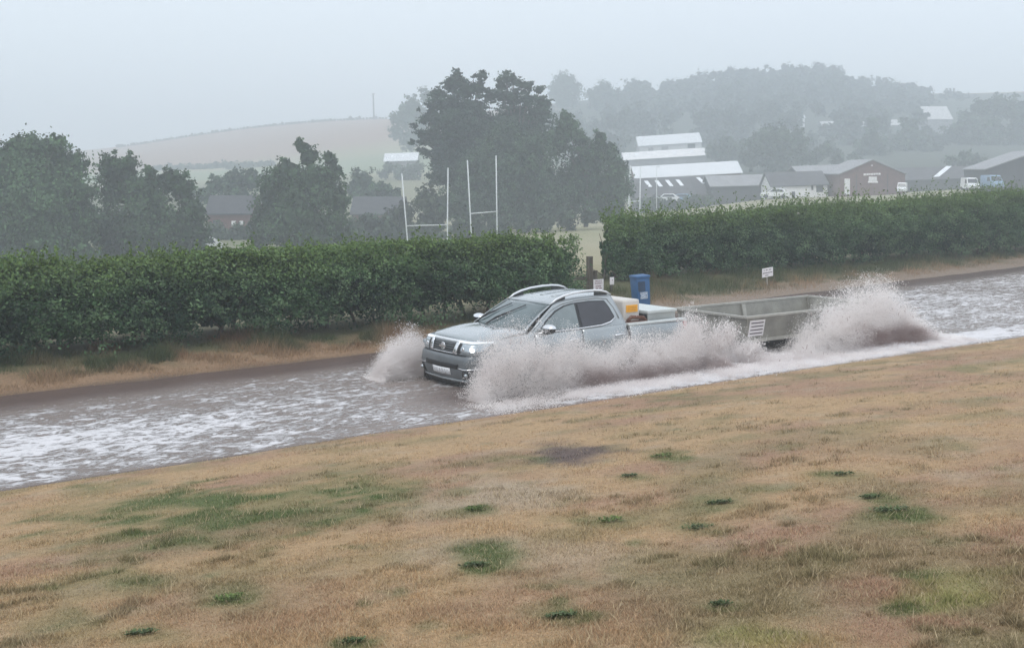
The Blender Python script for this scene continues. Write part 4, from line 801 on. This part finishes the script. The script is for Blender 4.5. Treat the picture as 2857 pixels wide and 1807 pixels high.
# ------------------------------------------------------------------ buildings and far vehicles
def gable(name, label, px, py_base, d, yaw, Lh, Wd, H, Rz, wm, rm, tilt=0, cat='barn', feats=(), over=.3):
    x, y, z = pd(px, py_base, d); r = empty(name, (x, y, z), math.radians(yaw), 0, -math.radians(tilt)); tag(r, label, cat)
    bm = bmesh.new(); h, w = Lh/2, Wd/2; prof = [(-w, -1.5), (w, -1.5), (w, H), (0, H+Rz), (-w, H)]
    a = [bm.verts.new((-h, p, q)) for p, q in prof]; b_ = [bm.verts.new((h, p, q)) for p, q in prof]; bm.faces.new(a); bm.faces.new(b_[::-1])
    for k in range(5): bm.faces.new((a[k], b_[k], b_[(k+1) % 5], a[(k+1) % 5]))
    wl = from_bm('wall', bm, wm, r); sl_ = Vector((0, w, -Rz)).normalized(); out = []
    for sg in (-1, 1):
        e = Vector((0, sg*sl_.y, sl_.z)); top = Vector((0, 0, H+Rz+.03)); low = top+e*(math.hypot(w, Rz)+over); X_ = Vector((h+over, 0, 0))
        out.append(poly_prism('roof_slope', rm, r, [top-X_, top+X_, low+X_, low-X_], (0, 0, .14)))
    for f in feats:
        k = f[0]
        if k == 'win': _, x0, x1, z0, z1, m = f; box('window', m, r, x0, x1, -w-.06, -w-.005, z0, z1)
        if k == 'gwin': _, y0, y1, z0, z1, m, nm = f; box(nm, m, r, -h-.07, -h-.005, y0, y1, z0, z1)
        if k == 'sky':
            _, x0, x1, t0, t1, skew = f; nrm = Vector((0, -Rz, w)).normalized()
            P = lambda xx, t: Vector((xx, -w*t, H+Rz-Rz*t+.03+.16))+nrm*.03
            poly_prism('rooflight', M_SKYL, r, [P(x0, t0), P(x1, t0), P(x1+skew, t1), P(x0+skew, t1)], nrm*.05)
    return r
gable('barn', 'long barn with a bright white sheet roof behind the rooflight building', 1915, 560, 218, 0, 18.4, 9, 4.5, 1.95, M_BRICK, M_ROOFW, 3.2)
gable('workshop', 'low dark workshop with a row of slanted white rooflights', 1885, 590, 200, 0, 13.5, 9.5, 2.6, 2.9, M_WALLD, M_ROOFD, 2.2, 'workshop',
      [('sky', -5.1+i_*1.72, -4.5+i_*1.72, .18, .52, .55) for i_ in range(4)]+[('sky', 3.45, 4.05, .10, .45, .8), ('win', -5, -2.5, .4, 1.4, M_WIN), ('win', .5, 3.5, .4, 1.4, M_WIN)])
gable('barn', 'pale barn with a bright white roof, uppermost on the slope', 1866, 434, 330, 0, 16.6, 9, 3.0, 2.5, M_WALLP, M_ROOFW, 3.7, 'barn', [('win', 4.6, 6.6, 1.6, 2.7, M_WIN), ('win', -6, -4.6, 1.4, 2.4, M_ROOFG), ('win', -2.4, -.6, 1.4, 2.4, M_ROOFG)])
gable('barn', 'long low building with an off-white roof below the uppermost barn', 1852, 462, 300, 0, 19.8, 8, 1.9, 1.7, M_ROOFG, M_WALLC, 3.5, 'barn', [('sky', -7, -6.4, .3, .6, 0), ('sky', 2.2, 2.8, .3, .6, 0), ('sky', 6.5, 7.1, .3, .6, 0)])
gable('clubhouse', 'low white-walled building with a grey roof left of the brown shed', 2215, 550, 188, 1, 8.4, 7.5, 1.85, 1.9, M_WALLC, M_ROOFD, 2.0, 'building',
      [('win', 1.75, 2.05, 1.1, 1.75, M_WIN), ('win', 2.5, 3.55, .75, 1.8, M_WIN), ('win', -1.25, -.75, -.2, .95, M_WALLD)])
gable('shed', 'long low dark shed left of the white-walled building', 2060, 552, 196, 1, 10, 8, 2.0, 1.5, M_WALLD, M_ROOFG, 1.5, 'shed')
gable('shed', 'dark shed roof half hidden behind the brown gabled shed', 2290, 540, 205, 0, 9, 8, 3.6, 1.0, M_WALLD, M_ROOFG, 2.0, 'shed')
sh = gable('shed', 'brown gabled shed with white lettering, white panel and white door', 2402, 547, 186, 90, 12, 9.6, 3.35, 2.05, M_BRICK, M_ROOFG, 0, 'shed',
           [('gwin', 3.35, 4.15, .35, 2.7, M_WALLC, 'door'), ('gwin', -.62, .58, 2.35, 3.0, M_WALLC, 'panel'), ('gwin', -.78, .68, 2.08, 2.34, M_SIGN, 'panel_sill'), ('gwin', .0, .22, 4.55, 4.75, M_WALLC, 'vent')], .25)
for i_, (a, b_) in enumerate(((1.35, .95), (.88, .62), (.56, .30), (.22, -.05), (-.12, -.42), (-.48, -.78), (-.85, -1.15))): box('lettering', M_SIGN, sh, -6.09, -6.02, min(a, b_), max(a, b_), 3.15+.02*(i_ % 3)+i_*.018, 3.46+i_*.016)
for y_ in (-2.2, 2.4): box('downpipe', M_WALLD, sh, -6.10, -6.02, y_-.05, y_+.05, -.5, 3.4)
gable('barn', 'low dark building with a slanted white roof panel right of the brown shed', 2615, 535, 208, 0, 14.5, 9, 2.2, 1.9, M_WALLD, M_ROOFD, 1.8, 'barn', [('sky', -1.2, -.2, .98, .05, 3.4) if False else ('sky', 1.6, 2.6, .02, .9, -3.6)])
gable('barn', 'large dark barn with a big gable at the right edge', 2862, 530, 172, 78, 20, 13.6, 2.9, 2.5, M_WALLD, M_ROOFG, 0, 'barn')
gable('barn', 'far hazy long grey building under the wood', 2395, 372, 405, 0, 25, 10, 2.2, 1.9, M_ROOFG, M_WALLP, 1.5, 'barn')
gable('barn', 'far hazy barn with a white roof among the trees on the right', 2605, 362, 385, 8, 8.2, 8, 3.2, 4.0, M_ROOFG, M_WALLP, .5, 'barn')
gable('cabin', 'tiny white hut on the slope, left one above the round tree', 2192, 342, 400, 0, 2.6, 3, 1.4, .7, M_WALLC, M_ROOFW, 0, 'hut'); gable('cabin', 'tiny white hut on the slope, right one above the round tree', 2228, 342, 400, 0, 3.4, 3, 1.5, .8, M_WALLC, M_ROOFW, 0, 'hut')
gable('barn', 'white-roofed barn left of the tall pine with two dark roof vents', 1122, 459, 280, 0, 7.2, 7, .8, 1.7, M_ROOFG, M_ROOFW, 2, 'barn', [('sky', -2.2, -1.7, .35, .65, 0), ('sky', .2, .7, .35, .65, 0)])
gable('house', 'grey hazy house between the two left trees and the pointed tree', 650, 650, 138, 4, 4.6, 6, 2.3, 1.8, M_BRICK, M_WALLD, 0, 'house', [('win', .3, .8, .9, 1.5, M_WALLC), ('win', 1.2, 1.6, .9, 1.5, M_WALLC), ('win', -1.7, -1.0, .8, 1.6, M_WIN)])
gable('house', 'low hazy roof left of the nearest goalposts', 1060, 650, 160, 0, 6.4, 7, 2.6, 2.0, M_BRICK, M_WALLD, 0, 'house', [('win', -2.4, -1.6, .8, 1.6, M_WIN), ('win', 1, 2, .8, 1.6, M_WIN)])

def vehicle(name, label, px, py, d, yaw, kind, paint, cat, scl=1.0):
    """box of metres: X forward; py is the ground row"""
    x, y, z = pd(px, py, d); r = empty(name, (x, y, z), math.radians(yaw)); r.scale = (scl,)*3; tag(r, label, cat)
    if kind == 'van': Ln, Wd, Hh = 4.9, 1.95, 2.2; prof = [(-2.45, .35), (2.35, .35), (2.45, .75), (2.35, 1.05), (1.75, 1.25), (1.25, 2.05), (1.0, 2.2), (-2.35, 2.2), (-2.45, 2.0)]; wsx = [(1.72, 1.30), (1.28, 2.0)]
    else: Ln, Wd, Hh = 4.2, 1.75, 1.45; prof = [(-2.1, .3), (2.05, .3), (2.1, .6), (2.0, .78), (1.05, .95), (.35, 1.42), (-1.2, 1.45), (-1.9, 1.0), (-2.08, .9)]; wsx = [(.98, 1.0), (.40, 1.40)]
    bm = bmesh.new(); w = Wd/2; ins = lambda zz: .10*max(0, zz-1.0)
    a = [bm.verts.new((p, -w+ins(q), q)) for p, q in prof]; b_ = [bm.verts.new((p, w-ins(q), q)) for p, q in prof]; bm.faces.new(a); bm.faces.new(b_[::-1])
    for k in range(len(prof)): bm.faces.new((a[k], b_[k], b_[(k+1) % len(prof)], a[(k+1) % len(prof)]))
    bmesh.ops.bevel(bm, geom=bm.edges[:], offset=.05, segments=2, affect='EDGES'); from_bm('body', bm, paint, r, False)
    (x0, z0), (x1, z1) = wsx; poly_prism('windscreen', M_WIN, r, [(x0+.03, -w*.85, z0), (x0+.03, w*.85, z0), (x1+.03, w*.78, z1), (x1+.03, -w*.78, z1)], (.03, 0, .02))
    for sg in (-1, 1):
        if kind == 'van': poly_prism('side_window', M_WIN, r, [(.3, sg*(w-.02), 1.25), (1.5, sg*(w-.02), 1.25), (1.1, sg*(w-.085), 1.9), (.3, sg*(w-.085), 1.9)], (0, sg*.02, 0))
        else: poly_prism('side_window', M_WIN, r, [(-1.4, sg*(w+.0), .98), (.75, sg*(w+.0), .98), (.28, sg*(w-.03), 1.34), (-1.1, sg*(w-.03), 1.34)], (0, sg*.02, 0))
        for xw in (Ln*.30, -Ln*.30): lathe('wheel', M_TYRE, r, [(.31, -.1), (.31, .1)], 'Y', 16, (xw, sg*(w-.08), .31))
        lx = 2.42 if kind == 'van' else 2.06; lz = .88 if kind == 'van' else .68; box('headlight', M_LAMPG, r, lx-.06, lx+.03, min(sg*.5, sg*.8), max(sg*.5, sg*.8), lz-.1, lz+.06)
    lx = 2.47 if kind == 'van' else 2.1; box('grille', M_BLACK, r, lx-.05, lx+.015, -.4, .4, .55, .68); return r
vehicle('van', 'small white van parked right of the brown shed', 2518, 538, 174, -112, 'van', M_VANW, 'van', .66)
vehicle('van', 'white van facing the field beside the blue van', 2706, 531, 158, -94, 'van', M_VANW, 'van', .74)
vehicle('van', 'pale blue van in front of the large dark barn', 2768, 527, 156, -88, 'van', M_VANB, 'van', .8)
vehicle('car', 'white car parked before the white-walled building', 2160, 553, 184, 172, 'car', M_VANW, 'car')
vehicle('car', 'pale car parked below the row of rooflights, left one', 1858, 566, 192, 175, 'car', M_VANW, 'car'); vehicle('car', 'pale car parked below the row of rooflights, right one', 1896, 566, 193, 170, 'car', M_VANB, 'car')
vehicle('car', 'white car under the left trees above the hedge', 548, 709, 104, -150, 'car', M_VANW, 'car')
vehicle('car', 'pale car at the far left under the tallest tree', 78, 740, 92, 200, 'car', M_VANB, 'car')
x, y, z = hit(1832, 612) if False else pd(1832, 612, 185)
lm = empty('lamp_post', (x, y, z)); tag(lm, 'thin pale lamp post in front of the long white roof', 'lamp post'); hh = 8.0; tube('pole', M_POSTW, lm, [(0, 0, 0), (0, 0, hh)], [.07, .05]); tube('lamp_arm', M_POSTW, lm, [(0, 0, hh), (.15, 0, hh+.05), (.5, 0, hh+.05)], .06)
x, y, z = pd(1044, 335, 600); ms = empty('mast', (x, y, z-3)); tag(ms, 'thin hazy mast on the skyline of the bare hill', 'mast'); tube('pole', M_POSTW if False else M_WALLD, ms, [(0, 0, 0), (-.5, 0, 16.0)], [.42, .34]); tube('antenna', M_WALLD, ms, [(-1.4, 0, 15.6), (.4, 0, 15.8)], .18)

# ------------------------------------------------------------------ weeds in the lawn
rngw = np.random.default_rng(5)
for (px, py, wpx, lab, dark) in WEEDS:
    x, y, z = hit(px, py); k = int(rngw.integers(50, 130)); asp = rngw.uniform(.35, .9); wd = wpx/F*y*.5; a = rngw.uniform(0, 2*np.pi, k); rl = wd*rngw.uniform(.15, .5, k); h = rngw.uniform(.004, .022, k)*(1.5 if not dark else 1)
    r0 = wd*1.0*np.sqrt(rngw.random(k)); a0 = rngw.uniform(0, 2*np.pi, k); b0 = np.stack([np.cos(a0)*r0, np.sin(a0)*r0*asp, 0*a], 1); d3 = np.stack([np.cos(a), np.sin(a), 0*a], 1); sd = np.stack([-np.sin(a), np.cos(a), 0*a], 1)*(.004+.007*rngw.random(k))[:, None]
    mid = b0+d3*(rl*.6)[:, None]+np.stack([0*a, 0*a, h], 1); tip = b0+d3*rl[:, None]+np.stack([0*a, 0*a, h*.7], 1)
    v = np.stack([b0, mid-sd, tip, mid+sd], 1).reshape(-1, 3); v[:, 2] += .01+near_z(*sn(x+v[:, 0], y+v[:, 1]))-z; cc = np.array([.095, .130, .055] if dark else [.125, .170, .055])*rngw.uniform(.6, 1.5, k)[:, None]
    o = arrays('weed', v, np.arange(4*k).reshape(-1, 4), M_LEAF, col=np.repeat(cc, 4, 0)); o.location = (x, y, z); tag(o, lab, 'weed')

# ------------------------------------------------------------------ spray thrown up by the wheels
m, N, L, b = new_mat('muddy_spray'); M_SPRAY = m
a = N.new('ShaderNodeAttribute'); a.attribute_name = 'mud'; mixc = N.new('ShaderNodeMix'); mixc.data_type = 'RGBA'; L.new(a.outputs['Fac'], mixc.inputs[0])
mixc.inputs[6].default_value = (.95, .92, .905, 1); mixc.inputs[7].default_value = (.34, .235, .22, 1); L.new(mixc.outputs[2], b.inputs['Base Color']); b.inputs['Roughness'].default_value = .35
t = N.new('ShaderNodeBsdfTranslucent'); L.new(mixc.outputs[2], t.inputs[0]); ms_ = N.new('ShaderNodeMixShader'); ms_.inputs[0].default_value = .5
L.new(b.outputs[0], ms_.inputs[1]); L.new(t.outputs[0], ms_.inputs[2]); L.new(ms_.outputs[0], N['Material Output'].inputs['Surface'])
ng = bpy.data.node_groups.new('droplets', 'GeometryNodeTree')
ng.interface.new_socket('Geometry', in_out='INPUT', socket_type='NodeSocketGeometry'); ng.interface.new_socket('Geometry', in_out='OUTPUT', socket_type='NodeSocketGeometry')
gi = ng.nodes.new('NodeGroupInput'); go = ng.nodes.new('NodeGroupOutput'); mp_ = ng.nodes.new('GeometryNodeMeshToPoints'); na = ng.nodes.new('GeometryNodeInputNamedAttribute'); na.data_type = 'FLOAT'; na.inputs[0].default_value = 'rad'
sm = ng.nodes.new('GeometryNodeSetMaterial'); sm.inputs['Material'].default_value = M_SPRAY
ng.links.new(gi.outputs[0], mp_.inputs['Mesh']); ng.links.new(na.outputs[0], mp_.inputs['Radius']); ng.links.new(mp_.outputs[0], sm.inputs['Geometry']); ng.links.new(sm.outputs[0], go.inputs[0])
def spray(label, outline, nb, spread, count, seed, mudfn, rmin=.003, rmax=.008, feather=.5, holes=.42, fine=0, jets=0, hub=None, rep_=3):
    """outline: (px, py) of the plume's upper edge seen on the vertical sheet n = nb. Droplets fill it in torn clumps; jets are short strings of drops leaving the rim"""
    rng = np.random.default_rng(seed)
    def on(px, py):
        a = (px-CX)/F; s_ = nb*(a*.8+.6)/(.8-.6*a); y = .6*s_+.8*nb; return s_, CH-(py-HY)/F*y
    O = np.array([on(*p) for p in outline]); s = rng.uniform(O[0, 0], O[-1, 0], count*2); top = np.maximum(np.interp(s, O[:, 0], O[:, 1]), .03)
    top = top*(1+.6*(fbm(s*1.6, s*0, seed=seed, oct=3)-.5)+.75*(fbm(s*5, s*0, seed=seed+2, oct=3)-.5))
    q = rng.random(len(s)); q = np.where(rng.random(len(s)) < .25, q**.5, q)*1.12; z = top*q; n = nb+spread*rng.normal(0, .5, len(s))*(1-.3*q)-.3*spread*q
    if hub is not None: ph = np.arctan2(z+.25, (s-hub)*1.0); rr2 = np.hypot(z+.25, s-hub); au, aw = rr2*1.3, ph*rr2.mean()*3.2
    else: au, aw = (s*.75+z*.66)*1.2, (-s*.66+z*.75)*4.2
    cl = fbm(au, aw, n*2.5, seed=seed+1, oct=4); cf = fbm(au*4, aw*2.6, n*7, seed=seed+5, oct=2)
    p = sstep(holes-.10, holes+.13, cl*.65+cf*.35)*(1-sstep(1-feather, 1.12, q)*.96); keep = rng.random(len(s)) < p; s, n, z, q, top = [t[keep][:count] for t in (s, n, z, q, top)]
    if rep_ > 1:
        g = rng.normal(0, .015, (len(s)*rep_, 3)); s, n, z, q = [np.repeat(t, rep_) for t in (s, n, z, q)]; s = s+g[:, 0]*1.5; n = n+g[:, 1]; z = np.abs(z+g[:, 2])
    rad = rmin+(rmax-rmin)*rng.random(len(s))**4; bigd = rng.random(len(s)) < .012; rad = np.where(bigd, rng.uniform(.005, .010, len(s)), rad); mud = mudfn(s, z, q)+.5*(noise(s*4, n*4, z*4, seed=seed+9)-.5)*(.3+.7*sstep(.9, .2, q))
    if jets:
        k = rng.choice(np.nonzero(q > .45)[0], jets); tt = np.linspace(0, 1, 9); th = rng.normal(1.45, .55, jets); ln = rng.gamma(2, .035, jets); cv = rng.normal(0, 1.5, jets); an = th[:, None]+cv[:, None]*tt
        js = s[k][:, None]+np.cumsum(np.cos(an), 1)*ln[:, None]/9; jz = z[k][:, None]+np.cumsum(np.sin(an), 1)*ln[:, None]/9; jn = np.repeat(n[k][:, None]-.1*spread, 9, 1)
        s = np.r_[s, js.ravel()]; n = np.r_[n, jn.ravel()]; z = np.r_[z, jz.ravel()]; rad = np.r_[rad, (rng.uniform(.003, .009, jets)[:, None]*(.4+.6*np.sin(tt*3))).ravel()]; mud = np.r_[mud, np.repeat(np.where(rng.random(jets) < .3, .7, 0), 9)]
    if fine:                            # single drops flung clear of the rim
        fs = rng.uniform(O[0, 0], O[-1, 0], fine); ft = np.maximum(np.interp(fs, O[:, 0], O[:, 1]), .03); s = np.r_[s, fs+rng.normal(0, .06, fine)]; z = np.r_[z, ft*rng.uniform(.75, 1.18, fine)+np.abs(rng.normal(0, .03, fine))]; n = np.r_[n, nb+rng.normal(-.1, .6, fine)*spread]; rad = np.r_[rad, rng.uniform(.002, .007, fine)]; mud = np.r_[mud, np.zeros(fine)]
    z = np.maximum(z, -.01); c0 = np.array([s.mean(), n.mean(), 0]); v = np.stack([s, n, z], 1)-c0
    me = bpy.data.meshes.new('water_spray'); me.vertices.add(len(v)); me.vertices.foreach_set('co', v.astype(np.float32).ravel())
    for nm, arr in (('rad', rad), ('mud', np.clip(mud, 0, 1))): at = me.attributes.new(nm, 'FLOAT', 'POINT'); at.data.foreach_set('value', arr.astype(np.float32))
    o = link('water_spray', me, M_SPRAY); o.location = (*xy(c0[0], c0[1]), 0); o.rotation_euler.z = PHI; md = o.modifiers.new('droplets', 'NODES'); md.node_group = ng
    return tag(o, label, 'spray', kind='stuff')
spray('fan of spray ahead of the pickup on its far side', [(1040, 1095), (1058, 1000), (1075, 940), (1110, 920), (1150, 922), (1215, 950), (1245, 1030), (1262, 1090)], 18.5, .4, 75000, 301, lambda s, z, q: .06+0*s, .0018, .0045, .75, .33, 150, 0, 12.4)
spray('long plume of muddy spray along the near side of the pickup', [(1315, 1115), (1335, 1005), (1362, 945), (1415, 915), (1480, 905), (1540, 915), (1600, 945), (1650, 975), (1700, 972), (1735, 945), (1770, 912), (1820, 910), (1870, 915), (1915, 918), (1960, 950), (2000, 1000), (2060, 1060)], 15.85, .42, 165000, 311,
      lambda s, z, q: .06+.62*sstep(.40, .12, z)*sstep(12.6, 13.6, s)*sstep(18, 16, s), .0018, .0048, .65, .385, 300, 250)
spray('ragged splash in front of the trailer', [(1850, 1040), (1880, 930), (1905, 900), (1945, 890), (1985, 900), (2020, 905), (2055, 930), (2090, 925), (2110, 960), (2125, 1010), (2150, 1030)], 15.95, .34, 60000, 321, lambda s, z, q: .08+.2*(1-q), .0018, .0055, .5, .46, 250, 800)
spray('big mound of muddy spray thrown up by the trailer wheels', [(2210, 985), (2232, 930), (2260, 885), (2290, 855), (2325, 832), (2360, 812), (2400, 800), (2425, 804), (2455, 814), (2485, 830), (2505, 850), (2540, 890), (2570, 925), (2610, 950), (2640, 962)], 15.85, .5, 130000, 331,
      lambda s, z, q: .02+.80*sstep(.55, .25, z)*sstep(.85, .5, q)*sstep(20.2, 21.0, s)*sstep(23.3, 22.3, s), .0018, .0055, .5, .40, 350, 600, 21.6)
spray('low line of splashes along the foot of the trailer', [(2080, 1015), (2110, 985), (2150, 975), (2190, 985), (2230, 975), (2270, 985), (2330, 985)], 15.7, .5, 24000, 341, lambda s, z, q: .15+0*s, .002, .0055, .5, .46, 150, 120)
spray('foaming wash spilling over from the plumes to the lawn edge', [(1330, 1135), (1420, 1118), (1600, 1088), (1800, 1058), (2000, 1030), (2300, 992), (2600, 968), (2700, 968)], 15.3, .55, 50000, 351, lambda s, z, q: .08+0*s, .002, .006, .6, .45, 0, 0)

# ------------------------------------------------------------------ rain haze
m = bpy.data.materials.new('rain_haze'); m.use_nodes = True; N, L = m.node_tree.nodes, m.node_tree.links; N.remove(N['Principled BSDF'])
pv = N.new('ShaderNodeVolumePrincipled'); pv.inputs['Color'].default_value = (.86, .935, 1, 1); pv.inputs['Density'].default_value = .0024; L.new(pv.outputs[0], N['Material Output'].inputs['Volume'])
o = box('haze', m, None, -900, 1100, -40, 1530, -14, 66); tag(o, 'pale rain haze hanging over the whole valley', 'haze', kind='stuff')
